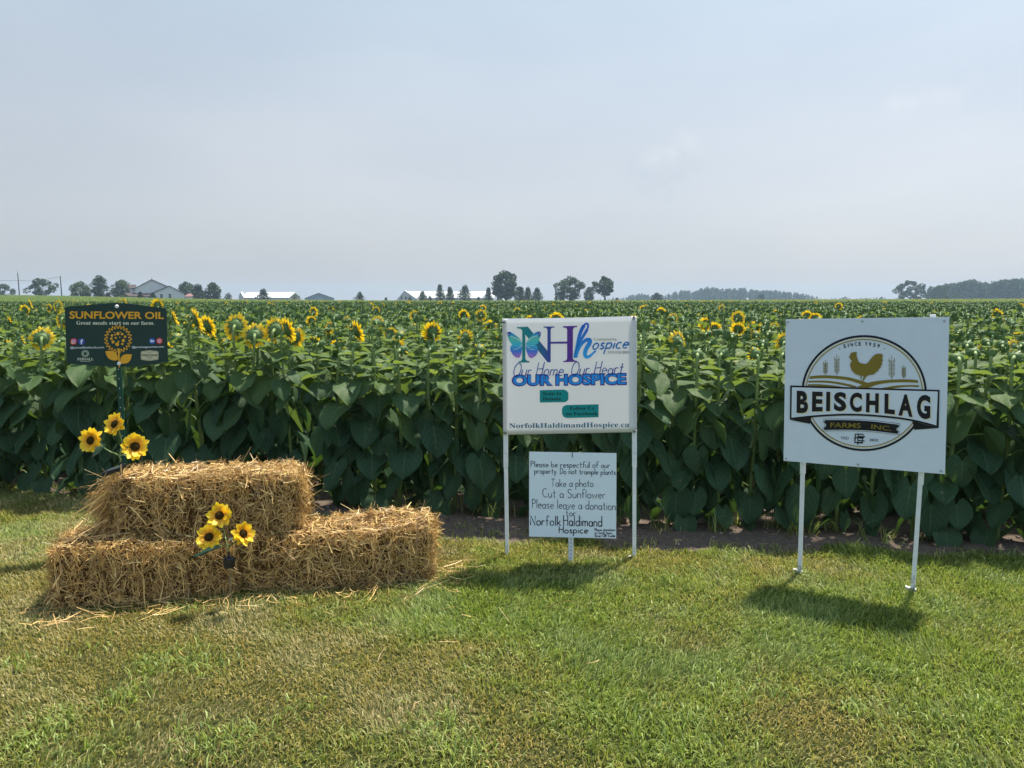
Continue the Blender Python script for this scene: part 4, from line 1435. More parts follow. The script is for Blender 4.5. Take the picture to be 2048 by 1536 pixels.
# ticket plate
def plate(g0):
    a = g0
    top = up([(432 - a, 905 - a), (600, 905 - a), (800, 915 - a), (1015 + a, 942 - a)])
    botm = up([(1008 + a, 1014 + a), (800, 990 + a), (600, 982 + a), (428 - a, 984 + a)])
    return top + [(1016 + a, 958), (1000 + a, 968), (996 + a, 984), (1012 + a, 994)] + botm + [(424 - a, 966), (440 - a, 956), (442 - a, 938), (426 - a, 926)]
mk.poly(plate(9), BK, 2)
mk.poly(plate(6), WH, 3)
mk.poly(plate(0), BK, 4)
mk.text('FARMS', ((477, 924), (716, 930), (714, 970), (474, 963)), GO, 5, 0.016)
mk.text('INC.', ((799, 937), (958, 955), (954, 992), (796, 974)), GO, 5, 0.016)
mk.text('TRD', ((557, 1036), (622, 1038), (622, 1060), (557, 1057)), GY_, 2, 0.02)
mk.text('MRK', ((789, 1050), (860, 1054), (859, 1075), (788, 1071)), GY_, 2, 0.02)
for P in ([(672, 1016), (735, 1018), (735, 1046), (672, 1044)], [(668, 1044), (728, 1046), (728, 1084), (668, 1082), (668, 1044)], [(694, 1016), (692, 1100)], [(694, 1034), (750, 1038)], [(694, 1066), (745, 1070)], [(672, 1016), (670, 1082)]):
    mk.stroke(P, 8, BK, 2)
for ch, x, y, an in (('S', 588, 324, -12), ('I', 617, 316, -9), ('N', 644, 311, -7), ('C', 677, 307, -4), ('E', 708, 305, -2), ('1', 757, 305, 1), ('9', 788, 308, 5), ('5', 822, 315, 8), ('9', 855, 322, 11)):
    wx, hy = (3 if ch in 'I' else 4.5 if ch == '1' else 9.5), 14.5
    ca, sa = math.cos(R(an)), math.sin(R(an))
    if ch == '1':
        mk.stroke([(x - 6, y - 9), (x + 1, y - 14), (x + 1, y + 14)], 5, BK, 2)
        continue
    mk.text(ch, [(x + a * wx * ca - b * hy * sa, y + a * wx * sa + b * hy * ca) for a, b in ((-1, -1), (1, -1), (1, 1), (-1, 1))], BK, 2, 0.0 if ch == '1' else 0.02)
mk.disc(548, 345, 4, BK, 2, n=10)
mk.disc(901, 344, 4, BK, 2, n=10)
mk.build('emblem', em, pan)
for (x, y) in ((141, 134), (727, 127), (1373, 125), (127, 1209), (693, 1256), (1348, 1306)):
    hex_head(S, 1540 + x / 3.9375, 610 + y / 3.9375, 0.007, 'screw', M['screw'], pan)
for (u0, v0, um, vm, u1, v1) in ((1608, 660, 1605.6, 948, 1599.5, 1146), (1866, 629, 1841, 969, 1825.5, 1182)):
    p = post_between(S, um, vm - 12, u1, v1, 0.0, 0.0245, 0.0245, 'leg', M['white_post'], rt)
    post_between(S, u0, v0, um, vm, 0.0, 0.030, 0.030, 'sleeve', M['white_post'], p, sink=0)
    x, z = (lambda yf: (setattr(S, 'yf', 0.0), S.hit(u1, v1), setattr(S, 'yf', yf))[1])(S.yf)
    g = G()
    g.add([(x - .040, -.014, .030), (x + .018, -.014, .022), (x + .014, -.014, -.02), (x - .020, -.014, -.02), (x - .040, .012, .030), (x + .018, .012, .022), (x + .014, .012, -.02), (x - .020, .012, -.02)],
          [(0, 3, 2, 1), (4, 5, 6, 7), (0, 1, 5, 4), (1, 2, 6, 5), (2, 3, 7, 6), (3, 0, 4, 7)])
    g.build('foot_plate', M['white_post'], p)

# ---- dark green arched sign on its green post
d_ = 5.25
pc = ray_at(238, 760, d_)
yaw = R(17)
rt = empty('oil_sign', (pc[0], pc[1], 0), yaw)
tag(rt, 'dark green arched sign about sunflower oil on a dark green post', 'oil sign')
S = Sign((pc[0], pc[1], 0), yaw, -0.022)
Z = (100, 590, 7.585)
outl = [(222, 196), (232, 183)] + up([(260, 180), (600, 148), (880, 125), (1020, 119), (1150, 126), (1450, 163), (1740, 199)]) + [(1758, 204), (1767, 218), (1790, 990), (1782, 1003)] + up([(1765, 1008), (1600, 1045), (1350, 1072), (1060, 1088), (800, 1080), (500, 1058), (275, 1042)]) + [(262, 1038), (254, 1025)]
pan = slab(S, outl, 0.006, 'panel', M['green_panel'], rt, *Z)
mk = Marks(S, *Z)
names = ['yellow_ink', 'pale_ink', 'blue_badge', 'indigo_badge', 'red_badge', 'pink_badge', 'white_ink', 'sage_ink', 'tan_ink', 'green_panel']
YE, PA, BL, IN, RE, PI_, WI, SA, TA, GP = range(10)
mk.text('SUNFLOWER OIL', ((298, 244), (1730, 256), (1730, 365), (298, 360)), YE, 1, 0.026)
mk.text(serif('Great meals start on our farm.'), ((402, 394), (1584, 398), (1584, 452), (402, 450)), PA, 1)
cx, cy, ro = 1034, 668, 213
for i in range(44):
    a0 = 2 * PI * i / 44
    big = i % 2 == 0
    tw = PI / 44 * (1.25 if big else 0.62)
    if big:
        ri, rm, rr_ = 158, 196, 196
        P = [(cx + ri * math.sin(a0 - tw * .9), cy - ri * math.cos(a0 - tw * .9)), (cx + 186 * math.sin(a0 - tw * .55), cy - 186 * math.cos(a0 - tw * .55)), (cx + 196 * math.sin(a0), cy - 196 * math.cos(a0)), (cx + 186 * math.sin(a0 + tw * .55), cy - 186 * math.cos(a0 + tw * .55)), (cx + ri * math.sin(a0 + tw * .9), cy - ri * math.cos(a0 + tw * .9))]
    else:
        P = [(cx + 172 * math.sin(a0), cy - 172 * math.cos(a0)), (cx + 205 * math.sin(a0 - tw * 1.5), cy - 205 * math.cos(a0 - tw * 1.5)), (cx + 216 * math.sin(a0), cy - 216 * math.cos(a0)), (cx + 205 * math.sin(a0 + tw * 1.5), cy - 205 * math.cos(a0 + tw * 1.5))]
    mk.poly(P, YE, 1)
for x, y, r in ((1030, 586, 25), (1094, 592, 20), (940, 612, 19), (986, 602, 13), (1066, 560, 8), (978, 568, 7), (1140, 632, 20), (998, 650, 16), (1060, 642, 10), (932, 662, 20), (1113, 690, 24), (957, 712, 24), (1040, 708, 14), (1020, 748, 28), (1098, 742, 18)):
    mk.disc(x, y, r, YE, 1)
mk.poly([(1012, 812), (1068, 812), (1056, 840), (1062, 1098), (1042, 1098), (1030, 840)], YE, 2)
mk.poly(up([(842, 852), (940, 848), (1000, 880), (1028, 940), (1025, 985), (960, 992), (895, 965), (855, 905), (842, 852)]), YE, 1)
mk.poly(up([(1244, 900), (1150, 898), (1090, 930), (1064, 990), (1068, 1032), (1110, 1040), (1180, 1028), (1225, 975), (1244, 900)]), YE, 1)
# round badges
mk.disc(358, 706, 50, RE, 1)
mk.disc(372, 694, 36, PI_, 2)
mk.disc(340, 722, 22, YE, 2)
mk.stroke([(335, 683), (382, 683), (384, 730), (334, 730)], 7, WI, 3, closed=True)
mk.ring(359, 707, 14, 14, 6, WI, 3, 20)
mk.disc(479, 706, 50, IN, 1)
mk.text('f', ((462, 672), (500, 672), (494, 748), (466, 748)), WI, 2, 0.05)
mk.disc(1550, 698, 48, BL, 1)
mk.text('in', ((1524, 674), (1578, 674), (1578, 716), (1524, 716)), WI, 2, 0.05)
mk.disc(1660, 696, 49, RE, 1)
mk.ring(1660, 696, 30, 30, 7, WI, 2, 24)
mk.poly([(1650, 682), (1676, 697), (1650, 712)], WI, 2)
mk.text('@persallfinefoods.com', ((306, 782), (822, 776), (822, 816), (306, 822)), WI, 1, 0.012)
mk.text('@pristinegourmet.com', ((1245, 774), (1728, 766), (1728, 806), (1245, 814)), WI, 1, 0.012)
for i in range(24):
    a0 = 2 * PI * i / 24
    mk.poly([(536 + 24 * math.sin(a0 - .12), 888 - 24 * math.cos(a0 - .12)), (536 + 58 * math.sin(a0 - .11), 888 - 52 * math.cos(a0 - .11)), (536 + 62 * math.sin(a0), 888 - 56 * math.cos(a0)), (536 + 58 * math.sin(a0 + .11), 888 - 52 * math.cos(a0 + .11)), (536 + 24 * math.sin(a0 + .12), 888 - 24 * math.cos(a0 + .12))], SA, 1)
mk.text(serif('PERSALL'), ((416, 953), (660, 953), (660, 992), (416, 992)), PA, 1)
mk.text('FINE FOODS CO.', ((458, 1003), (620, 1003), (620, 1013), (458, 1013)), PA, 1, 0.02)
mk.poly([(1378, 862), (1395, 852), (1510, 838), (1628, 852), (1646, 862), (1646, 975), (1630, 983), (1512, 998), (1394, 983), (1378, 972)], TA, 1)
mk.stroke([(1386, 866), (1510, 846), (1638, 866), (1638, 972), (1512, 990), (1386, 970)], 3, GP, 2, closed=True)
mk.text('PRISTINE', ((1394, 900), (1632, 898), (1632, 926), (1394, 928)), GP, 2, 0.03)
for x in (1486, 1510, 1534):
    mk.disc(x, 874, 8, SA, 2, 11, n=10)
mk.text('GOURMET', ((1464, 938), (1560, 938), (1560, 952), (1464, 952)), GP, 2, 0.02)
mk.stroke([(1494, 966), (1512, 974), (1530, 966)], 4, GP, 2)
mk.build('print', [M[n_] for n_ in names], pan)
hex_head(S, 100 + 1016 / 7.585, 590 + 174 / 7.585, 0.0125, 'bolt', M['bolt'], pan, 0.014)
hex_head(S, 100 + 1050 / 7.585, 590 + 1040 / 7.585, 0.0125, 'bolt', M['bolt'], pan, 0.014)
xp, zt = S.hit(239, 625)
u_post(rt, 'post', S.hit(240, 800)[0], -0.015, -0.05, zt, 0.028, 0.016, M['green_post'], M['pale_ink'], 0.003, 0.066, 0.3, S.hit(239, 735)[1])

# ------------------------------------------------------------------ straw bales
M['straw_core'] = plain('packed_straw', (0.10, 0.048, 0.014), 0.85, 0.15, nz=0.65, nscale=60, bump=0.9)
M['straw'] = straw_material('straw', (0.15, 0.080, 0.022), (0.74, 0.48, 0.18))
def strands(P, D, Nn, L, W, rng, bend=0.35):
    """bent straw ribbons: start points P, directions D, facing normals Nn"""
    n = len(P)
    D = D / np.linalg.norm(D, axis=1)[:, None]
    wv = np.cross(D, Nn)
    wv /= np.linalg.norm(wv, axis=1)[:, None] + 1e-9
    roll = rng.normal(0, 0.7, n)[:, None]
    wv = wv * np.cos(roll) + Nn * np.sin(roll)
    wv = wv * (W / 2)[:, None]
    D2 = D + rng.normal(0, bend, (n, 3))
    D2 /= np.linalg.norm(D2, axis=1)[:, None]
    k_ = rng.uniform(0.35, 0.7, n)[:, None]
    p1 = P + D * L[:, None] * k_
    p2 = p1 + D2 * L[:, None] * (1 - k_)
    V = np.stack([P - wv, P + wv, p1 + wv, p1 - wv, p2 + wv * 0.75, p2 - wv * 0.75], 1).reshape(-1, 3)
    b = np.arange(n)[:, None] * 6
    return V, np.concatenate([b + np.array([0, 1, 2, 3]), b + np.array([3, 2, 4, 5])], 1).reshape(-1, 4)

def bale(name, foot, yaw, L, W, H, seed, label, n=13000, lean=0.0, shag=0.0):
    """a bale of packed straw; foot is its near lower left corner"""
    rng = np.random.default_rng(seed)
    nu, nv, nw = 22, 10, 9
    g = G()
    def skin(a, b, c):
        # rounded, slightly bulging box point from -1..1 coordinates
        p = np.array([a * L / 2, b * W / 2, c * H / 2])
        r = 0.055
        q = np.clip(p, [-(L / 2 - r), -(W / 2 - r), -(H / 2 - r)], [L / 2 - r, W / 2 - r, H / 2 - r])
        d = p - q
        ln = np.linalg.norm(d)
        if ln > 1e-9:
            p = q + d / ln * r
        s_ = 0.022 * (vnoise(np.array([p[0] * 6 + seed]), np.array([p[1] * 6 + p[2] * 7.3]), seed)[0] - 0.5) * 2
        s_ += 0.013 * math.sin(p[0] * 2 * PI / 0.11 + seed)
        nrm = p / np.array([L, W, H])
        p = p + nrm / (np.linalg.norm(nrm) + 1e-9) * s_
        p = p + np.array([lean * (p[2] + H / 2), 0, 0.012 * math.sin(p[0] * 4 + seed)])
        return p
    faces = [(0, 1, 2, nu, nv, 1), (0, 1, 2, nu, nv, -1), (0, 2, 1, nu, nw, 1), (0, 2, 1, nu, nw, -1), (1, 2, 0, nv, nw, 1), (1, 2, 0, nv, nw, -1)]
    for a, b, c, n1, n2, sg in faces:
        o = len(g.V)
        for i in range(n1 + 1):
            for j in range(n2 + 1):
                q = [0, 0, 0]
                q[a], q[b], q[c] = -1 + 2 * i / n1, -1 + 2 * j / n2, sg
                g.V.append(tuple(skin(*q)))
        for i in range(n1):
            for j in range(n2):
                f_ = (o + i * (n2 + 1) + j, o + (i + 1) * (n2 + 1) + j, o + (i + 1) * (n2 + 1) + j + 1, o + i * (n2 + 1) + j + 1)
                flip = (sg > 0) == ((a, b, c) in ((0, 1, 2), (1, 2, 0)))
                g.F.append(f_ if flip else f_[::-1])
                g.M.append(0)
    g.UV, g.A = [(0, 0)] * len(g.V), [0] * len(g.V)
    ca, sa = math.cos(yaw), math.sin(yaw)
    ctr_ = np.array(foot) + np.array([ca * L / 2 - sa * W / 2, sa * L / 2 + ca * W / 2, H / 2])
    core = g.build(name, M['straw_core'], smooth=True)
    core.location = ctr_
    core.rotation_euler = (0, 0, yaw)
    # loose straw all over the faces
    area = np.array([L * H * 1.25, L * H * 0.35, L * W * 1.1, W * H * 1.3, W * H * 1.3])
    pick = rng.choice(5, n, p=area / area.sum())
    P, Nm, T = np.zeros((n, 3)), np.zeros((n, 3)), np.zeros((n, 3))
    for i in range(n):
        f_ = pick[i]
        u_, v_ = rng.uniform(-1, 1, 2)
        if f_ == 0: q, nm = (u_, -1, v_), (0, -1, 0)
        elif f_ == 1: q, nm = (u_, 1, v_), (0, 1, 0)
        elif f_ == 2: q, nm = (u_, v_, 1), (0, 0, 1)
        elif f_ == 3: q, nm = (-1, u_, v_), (-1, 0, 0)
        else: q, nm = (1, u_, v_), (1, 0, 0)
        P[i] = skin(*q)
        Nm[i] = nm
    R3 = rng.normal(0, 1, (n, 3))
    vert = (pick != 2) & (rng.uniform(0, 1, n) < 0.35)
    R3[vert, 2] *= 3.0
    T = R3 - Nm * np.sum(R3 * Nm, 1)[:, None]
    T /= np.linalg.norm(T, axis=1)[:, None] + 1e-9
    stick = np.abs(rng.normal(0.02, 0.11, n))
    stick[rng.uniform(0, 1, n) < 0.018] += rng.uniform(0.4, 1.0)
    ends = pick >= 3
    stick[ends] += np.abs(rng.normal(0.05, 0.25, ends.sum()))
    D = T + Nm * stick[:, None]
    if shag:
        # the left end has come loose: long stalks slide out and down
        le = (pick == 3) & (rng.uniform(0, 1, n) < 0.75)
        D[le] = np.array([-0.75, -0.1, -0.75]) + rng.normal(0, 0.28, (le.sum(), 3))
    ln = rng.gamma(1.8, 0.028, n) + 0.022
    ln = np.minimum(ln, 0.20)
    ln[pick == 2] *= 0.8
    if shag:
        ln[le] = rng.uniform(0.06, 0.10 + shag, le.sum())
    off = rng.normal(0.0, 0.011, n)
    V, F4 = strands(P + Nm * off[:, None] - T * (ln * 0.4)[:, None], D, Nm, ln, 0.0016 + rng.gamma(1.6, 0.0013, n), rng)
    low = V[:, 2] < -H / 2 - foot[2] + 0.004
    V[low, 2] = -H / 2 - foot[2] + 0.004
    mesh_np('straw', V, F4, None, [M['straw']], parent=core)
    tag(core, label, 'straw bale', 'straw bales stacked by the lawn')
    return core
GA, GB, GC = ground_at(92, 1226), ground_at(480, 1192), ground_at(872, 1168)
w1, w2 = R(13.5), R(9.5)
bale('straw_bale', (GA[0] + .03, GA[1] + .02, 0), w1, 0.945, 0.45, 0.335, 3, 'lower left straw bale lying on the grass under the top bale', lean=0.05)
bale('straw_bale', (GB[0] + .045, GB[1] + .02, 0), w2, 1.07, 0.44, 0.335, 5, 'lower right straw bale on the grass with its sunlit top half bare')
tb = ray_at(222, 1075, 4.27)
bale('straw_bale', (tb[0] - 0.02, tb[1], 0.335), R(9.5), 1.05, 0.44, 0.33, 8, 'upper straw bale laid across the two lower straw bales', lean=0.02, shag=0.12)
# loose straw on the lawn
rng = np.random.default_rng(12)
n = 480
t_ = rng.uniform(-0.05, 1.08, n)
fx = GA[0] + (GC[0] - GA[0]) * t_
fy = GA[1] + (GC[1] - GA[1]) * t_ - np.abs(rng.normal(0.0, 0.14, n)) + 0.04
far_ = rng.uniform(0, 1, n) < 0.05
fx = np.where(far_, rng.uniform(-2.9, 0.6, n), fx)
fy = np.where(far_, rng.uniform(3.0, 4.5, n), fy)
end_ = rng.uniform(0, 1, n) < 0.14
fx = np.where(end_, GC[0] + 0.03 + np.abs(rng.normal(0, 0.09, n)), fx)
fy = np.where(end_, GC[1] + rng.uniform(-0.02, 0.3, n), fy)
a_ = rng.uniform(0, 2 * PI, n)
P = np.stack([fx, fy, gz(fx, fy) + 0.030], -1)
V, F4 = strands(P, np.stack([np.cos(a_), np.sin(a_), rng.normal(0, 0.08, n)], -1), np.tile([0, 0, 1.0], (n, 1)), rng.gamma(2.2, 0.035, n) + 0.03, rng.uniform(0.002, 0.005, n), rng, 0.4)
V[:, 2] = np.clip(V[:, 2], 0.012, 0.07)
o = mesh_np('straw_litter', V, F4, None, [M['straw']])
tag(o, 'loose stalks of straw scattered on the lawn in front of the bales', 'straw', kind='stuff')

# ------------------------------------------------------------------ silk sunflowers with solar lights
def flower(root, c, d, r, seed, label=None):
    rng = np.random.default_rng(seed)
    d = np.array(d, dtype=float)
    d /= np.linalg.norm(d)
    g = G()
    petal_ring(g, c, d, r * 0.32, r * 0.70, r * 0.46, 13 + seed % 4, rng, 0.34, jit=0.45, var=0.30)
    petal_ring(g, c - d * 0.004, d, r * 0.32, r * 0.78, r * 0.46, 13 + (seed * 2) % 5, rng, 0.06, jit=0.5, var=0.26)
    fl_ = g.build('flower', M['apetal'], root, smooth=True)
    g = G()
    dome(g, c + d * 0.001, d, r * 0.37, r * 0.17, n=18, noise=0.05, rng=rng)
    g.build('flower_centre', M['adisc'], fl_, smooth=True)
    g = G()
    dome(g, c + d * 0.002, -d, r * 0.34, r * 0.34, n=12)
    petal_ring(g, c - d * 0.006, d, r * 0.2, r * 0.4, r * 0.3, 8, rng, -0.1)
    g.build('calyx', M['astem'], fl_, smooth=True)
    return fl_

def to_cam(p, yaw=0.0, up_=0.0):
    v_ = np.array([0, 0, CAM_H]) - p
    a = math.atan2(v_[1], v_[0]) + yaw
    h = math.hypot(v_[0], v_[1])
    return np.array([math.cos(a), math.sin(a), v_[2] / h + up_])

def flower_leaf(root, base, tip_dir, L, W):
    a = math.atan2(tip_dir[1], tip_dir[0])
    V, F, UV = leaf_vf(L, W, a, base, math.asin(np.clip(tip_dir[2], -1, 1)), 0.3, 0.2, np.random.default_rng(5), 7, 7)
    G().add(V, F, 0, UV).build('leaf', M['aleaf'], root, smooth=True)

def solar_stake(foot, rel, label, flowers, joint, top, leaves, housing):
    rt = empty('solar_flower_stake', tuple(foot))
    tag(rt, label, 'flower stake', 'silk sunflower stakes on the bales')
    Lc = lambda p: np.array(p) - np.array(foot)
    J, Tp = Lc(joint), Lc(top)
    g = G()
    g.tube([Tp, (Tp + J) / 2 + np.array([0.003, 0, 0]), J], [0.0052, 0.0048, 0.0044], 8)
    for (p, d, r, sd) in flowers:
        c = Lc(p)
        d = d / np.linalg.norm(d)
        e = c - d * r * 0.3
        m_ = (J + e) / 2 + np.array([0, 0.01, -0.02]) - d * 0.02
        g.tube(smooth_line3([J, J + (m_ - J) * 0.5 + np.array([0, 0, 0.004]), m_, e]), 0.0036, 7)
    g.build('stem', M['astem'], rt, smooth=True)
    for (p, d, r, sd) in flowers:
        flower(rt, Lc(p), d, r, sd)
    for (p, d, L, W) in leaves:
        flower_leaf(rt, Lc(p), d, L, W)
    housing(rt, Lc)
    return rt

def smooth_line3(P, n=4):
    P = [np.array(p, dtype=float) for p in P]
    Q = [P[0]] + P + [P[-1]]
    out = []
    for i in range(1, len(Q) - 2):
        for j in range(n):
            t = j / n
            out.append(0.5 * ((2 * Q[i]) + (-Q[i - 1] + Q[i + 1]) * t + (2 * Q[i - 1] - 5 * Q[i] + 4 * Q[i + 1] - Q[i + 2]) * t * t + (-Q[i - 1] + 3 * Q[i] - 3 * Q[i + 1] + Q[i + 2]) * t ** 3))
    return out + [P[-1]]

# the one standing in the lawn before the bales
D1 = 4.10
pt = lambda u, v, dd=0.0: ray_at(u, v, D1 + dd)
fo = pt(459, 1190)
fo[2] = 0.0
def house1(rt, Lc):
    top, bot = Lc(pt(458, 1115)), Lc(pt(458, 1134))
    g = G()
    h = top[2] - bot[2]
    x_, y_ = top[0], top[1]
    g.tube([(x_, y_, bot[2]), (x_, y_, bot[2] + h * .1), (x_, y_, bot[2] + h * .42), (x_, y_, bot[2] + h * .46), (x_, y_, bot[2] + h * .5), (x_, y_, bot[2] + h * .92), (x_, y_, top[2])], [.026, .0295, .0305, .028, .0305, .0305, .027], 24)
    g.tube([(x_, y_, top[2]), (x_, y_, top[2] + 0.034)], 0.0065, 10)
    ho = g.build('solar_housing', M['black'], rt)
    g = G()
    g.tube([(x_, y_, top[2]), (x_, y_, top[2] + 0.0012)], 0.024, 20)
    g.build('solar_panel', M['solar'], ho)
    g = G()
    g.tube([(x_, y_, -0.04), (x_, y_, bot[2])], 0.0030, 6)
    g.build('stake', M['steel'], rt)
fls = [(pt(439, 1031, -.02), to_cam(pt(439, 1031), -0.10, 0.10), 0.063, 1), (pt(418, 1074, -.05), to_cam(pt(418, 1074), -0.25, 0.35), 0.066, 2), (pt(487, 1067, -.03), to_cam(pt(487, 1067), 0.55, 0.12), 0.062, 3)]
solar_stake(fo, None, 'yellow silk sunflower trio on a thin stake in front of the bales', fls, pt(454, 1092), pt(457, 1108),
            [(pt(428, 1099, -.03), np.array([-0.9, -0.3, -0.12]), 0.13, 0.075), (pt(466, 1080, 0.02), np.array([0.8, 0.5, 0.1]), 0.08, 0.05)], house1)
# the one leaning on the left end of the top bale
D1 = 4.42
fo = pt(243, 948)
def house2(rt, Lc):
    p = Lc(pt(228, 941, -0.05)) + np.array([0, 0, 0.012])
    g = G()
    q = np.array([[-.056, -.032, -.022], [.052, -.036, .012], [.052, .036, .024], [-.052, .034, -.010]])
    V = [tuple(p + a) for a in q] + [tuple(p + a - np.array([-.004, 0, .020])) for a in q]
    g.add(V, [(0, 1, 2, 3), (7, 6, 5, 4), (0, 4, 5, 1), (1, 5, 6, 2), (2, 6, 7, 3), (3, 7, 4, 0)])
    ho = g.build('solar_housing', M['black'], rt)
    g = G()
    V = [tuple(p + a * 0.9 + np.array([0, 0, .0016])) for a in q]
    g.add(V, [(0, 1, 2, 3)])
    g.build('solar_panel', M['solar'], ho)
    g = G()
    g.tube([Lc(pt(241, 924)), Lc(pt(243, 948)), Lc(pt(244, 962))], [0.0085, 0.0085, 0.006], 10)
    g.build('socket', M['black'], rt)
fls = [(pt(181, 881, -.03), to_cam(pt(181, 881), -0.75, 0.1), 0.068, 4), (pt(229, 848, -.02), to_cam(pt(229, 848), -0.95, 0.3), 0.066, 5), (pt(270, 893, -.06), to_cam(pt(270, 893), 0.12, 0.18), 0.072, 6)]
solar_stake(fo, None, 'yellow silk sunflower trio beside a tilted solar panel on the upper bale', fls, pt(239, 912), pt(241, 928), [(pt(203, 893, 0.02), np.array([-0.2, -0.5, -0.5]), 0.09, 0.06)], house2)

# ------------------------------------------------------------------ farm buildings far behind the crop
M['siding'] = plain('pale_siding', (0.62, 0.62, 0.60), 0.6, 0.3, nz=0.06, nscale=1.5)
M['brown_roof'] = plain('brown_shingles', (0.085, 0.062, 0.058), 0.8, 0.2, nz=0.25, nscale=1.2)
M['white_roof'] = plain('white_steel_roof', (0.82, 0.84, 0.86), 0.32, 0.5, nz=0.04, nscale=0.5)
M['grey_wall'] = plain('grey_steel_wall', (0.46, 0.46, 0.45), 0.5, 0.4, nz=0.06, nscale=0.5)
M['blue_wall'] = plain('blue_grey_wall', (0.26, 0.33, 0.37), 0.5, 0.4, nz=0.06, nscale=0.5)
M['grey_roof'] = plain('grey_blue_roof', (0.34, 0.39, 0.43), 0.45, 0.4, nz=0.05, nscale=0.5)
M['red_roof'] = plain('faded_red_roof', (0.24, 0.12, 0.105), 0.6, 0.3, nz=0.1, nscale=0.5)
M['pane'] = plain('dark_window_pane', (0.03, 0.035, 0.04), 0.12, 0.6)
M['trim'] = plain('white_trim', (0.74, 0.74, 0.72), 0.5, 0.4)
M['wood_pole'] = plain('weathered_pole', (0.12, 0.075, 0.06), 0.8, 0.2, nz=0.3, nscale=2)
M['wire'] = plain('power_wire', (0.05, 0.05, 0.05), 0.5, 0.3)

def gable(root, x0, x1, xa, ze, zr, y0, y1, wall, roof, over=0.4, th=0.22, ridge_x=False, zb=-1.0, name='wall', ze2=None):
    """gabled block in the root's frame. Ridge runs back along y (apex over xa), or along x when ridge_x."""
    ze2 = ze if ze2 is None else ze2
    g, r = G(), G()
    if not ridge_x:
        P = [(x0, zb), (x1, zb), (x1, ze2), (xa, zr), (x0, ze)]
        V = [(a, y0, b) for a, b in P] + [(a, y1, b) for a, b in P]
        g.add(V, [(0, 1, 2, 3, 4), (9, 8, 7, 6, 5), (0, 5, 6, 1), (1, 6, 7, 2), (4, 9, 5, 0)])
        for (ax, az, bx, bz) in ((x0, ze, xa, zr), (x1, ze2, xa, zr)):
            dx, dz = ax - bx, az - bz
            l = math.hypot(dx, dz)
            ex, ez = ax + dx / l * over, az + dz / l * over
            q = [(ex, ez + .03), (bx, bz + .03), (bx, bz + th), (ex, ez + th)]
            V = [(a, y0 - over, b) for a, b in q] + [(a, y1 + over, b) for a, b in q]
            r.add(V, [(0, 1, 2, 3), (7, 6, 5, 4), (0, 4, 5, 1), (1, 5, 6, 2), (2, 6, 7, 3), (3, 7, 4, 0)])
    else:
        ym = (y0 + y1) / 2
        P = [(y0, zb), (y1, zb), (y1, ze), (ym, zr), (y0, ze)]
        V = [(x0, a, b) for a, b in P] + [(x1, a, b) for a, b in P]
        g.add(V, [(4, 3, 2, 1, 0), (5, 6, 7, 8, 9), (0, 1, 6, 5), (1, 2, 7, 6), (5, 9, 4, 0)])
        for (ay, az) in ((y0, ze), (y1, ze)):
            dy, dz = ay - ym, az - zr
            l = math.hypot(dy, dz)
            ey, ez = ay + dy / l * over, az + dz / l * over
            q = [(ey, ez + .03), (ym, zr + .03), (ym, zr + th), (ey, ez + th)]
            V = [(x0 - over, a, b) for a, b in q] + [(x1 + over, a, b) for a, b in q]
            r.add(V, [(0, 1, 2, 3), (7, 6, 5, 4), (0, 4, 5, 1), (1, 5, 6, 2), (2, 6, 7, 3), (3, 7, 4, 0)])
    w = g.build(name, wall, root)
    ro = r.build('roof', roof, root)
    return w, ro

def window(root, x, z, w, h, y):
    g = G()
    for (cx_, cz_, ww, hh) in ((x, z + h / 2, w + .16, .1), (x, z - h / 2, w + .16, .1), (x - w / 2, z, .1, h), (x + w / 2, z, .1, h), (x, z, w, .06)):
        g.box((cx_, y - .04, cz_), (ww, .09, hh))
    fr_ = g.build('window', M['trim'], root)
    G().box((x, y - .012, z), (w, .02, h)).build('pane', M['pane'], fr_)
    return fr_

def site(u, d):
    p = ray_at(u, 598, d)
    x_ = p[0]
    return x_, d, float(hgt(x_, d))
def zoff(v, d, zg):
    return ray_at(1024, v, d)[2] - zg

# house at the left
d = 268.0
hx, hy, hz = site(300, d)
HR = math.atan2(-hx, hy)
rt = empty('farm_house', (hx, hy, hz), HR)
tag(rt, 'pale two-storey house with wide front gables and brown roofs', 'house')
X = lambda u: (ray_at(u, 598, d)[0] - hx) * math.cos(HR)
Zv = lambda v: zoff(v, d, hz)
Y1 = [Zv(520 + t / 4) for t in (158, 228, 210, 205, 258, 268, 260)]
gable(rt, X(271.5), X(335), X(305), Y1[1], Y1[0], 0, 14, M['siding'], M['brown_roof'], ze2=Y1[2])
w_, r_ = gable(rt, X(310.5), X(369.5), X(340), Y1[4], Zv(520 + 210 / 4), -3.5, 9, M['siding'], M['brown_roof'], name='wing_wall', ze2=Y1[5])
gable(rt, X(261.5), X(271), 0, Zv(520 + 226 / 4), Zv(520 + 200 / 4), 3, 9, M['siding'], M['brown_roof'], ridge_x=True, name='dormer_wall')
gable(rt, X(254), X(300), 0, Zv(520 + 291 / 4), Zv(520 + 268 / 4), -2.6, 3.4, M['siding'], M['brown_roof'], ridge_x=True, name='porch_wall')
window(rt, X(323), Zv(592), 0.95, 1.5, -3.5)
window(rt, X(340), Zv(592), 0.95, 1.5, -3.5)
window(rt, X(266.5), Zv(578), 0.6, 1.1, 3.0)
G().tube([(X(305), -.5, Y1[0] + .2), (X(305), -.5, Y1[0] + 1.0)], 0.04, 6).build('weather_vane', M['wire'], rt)
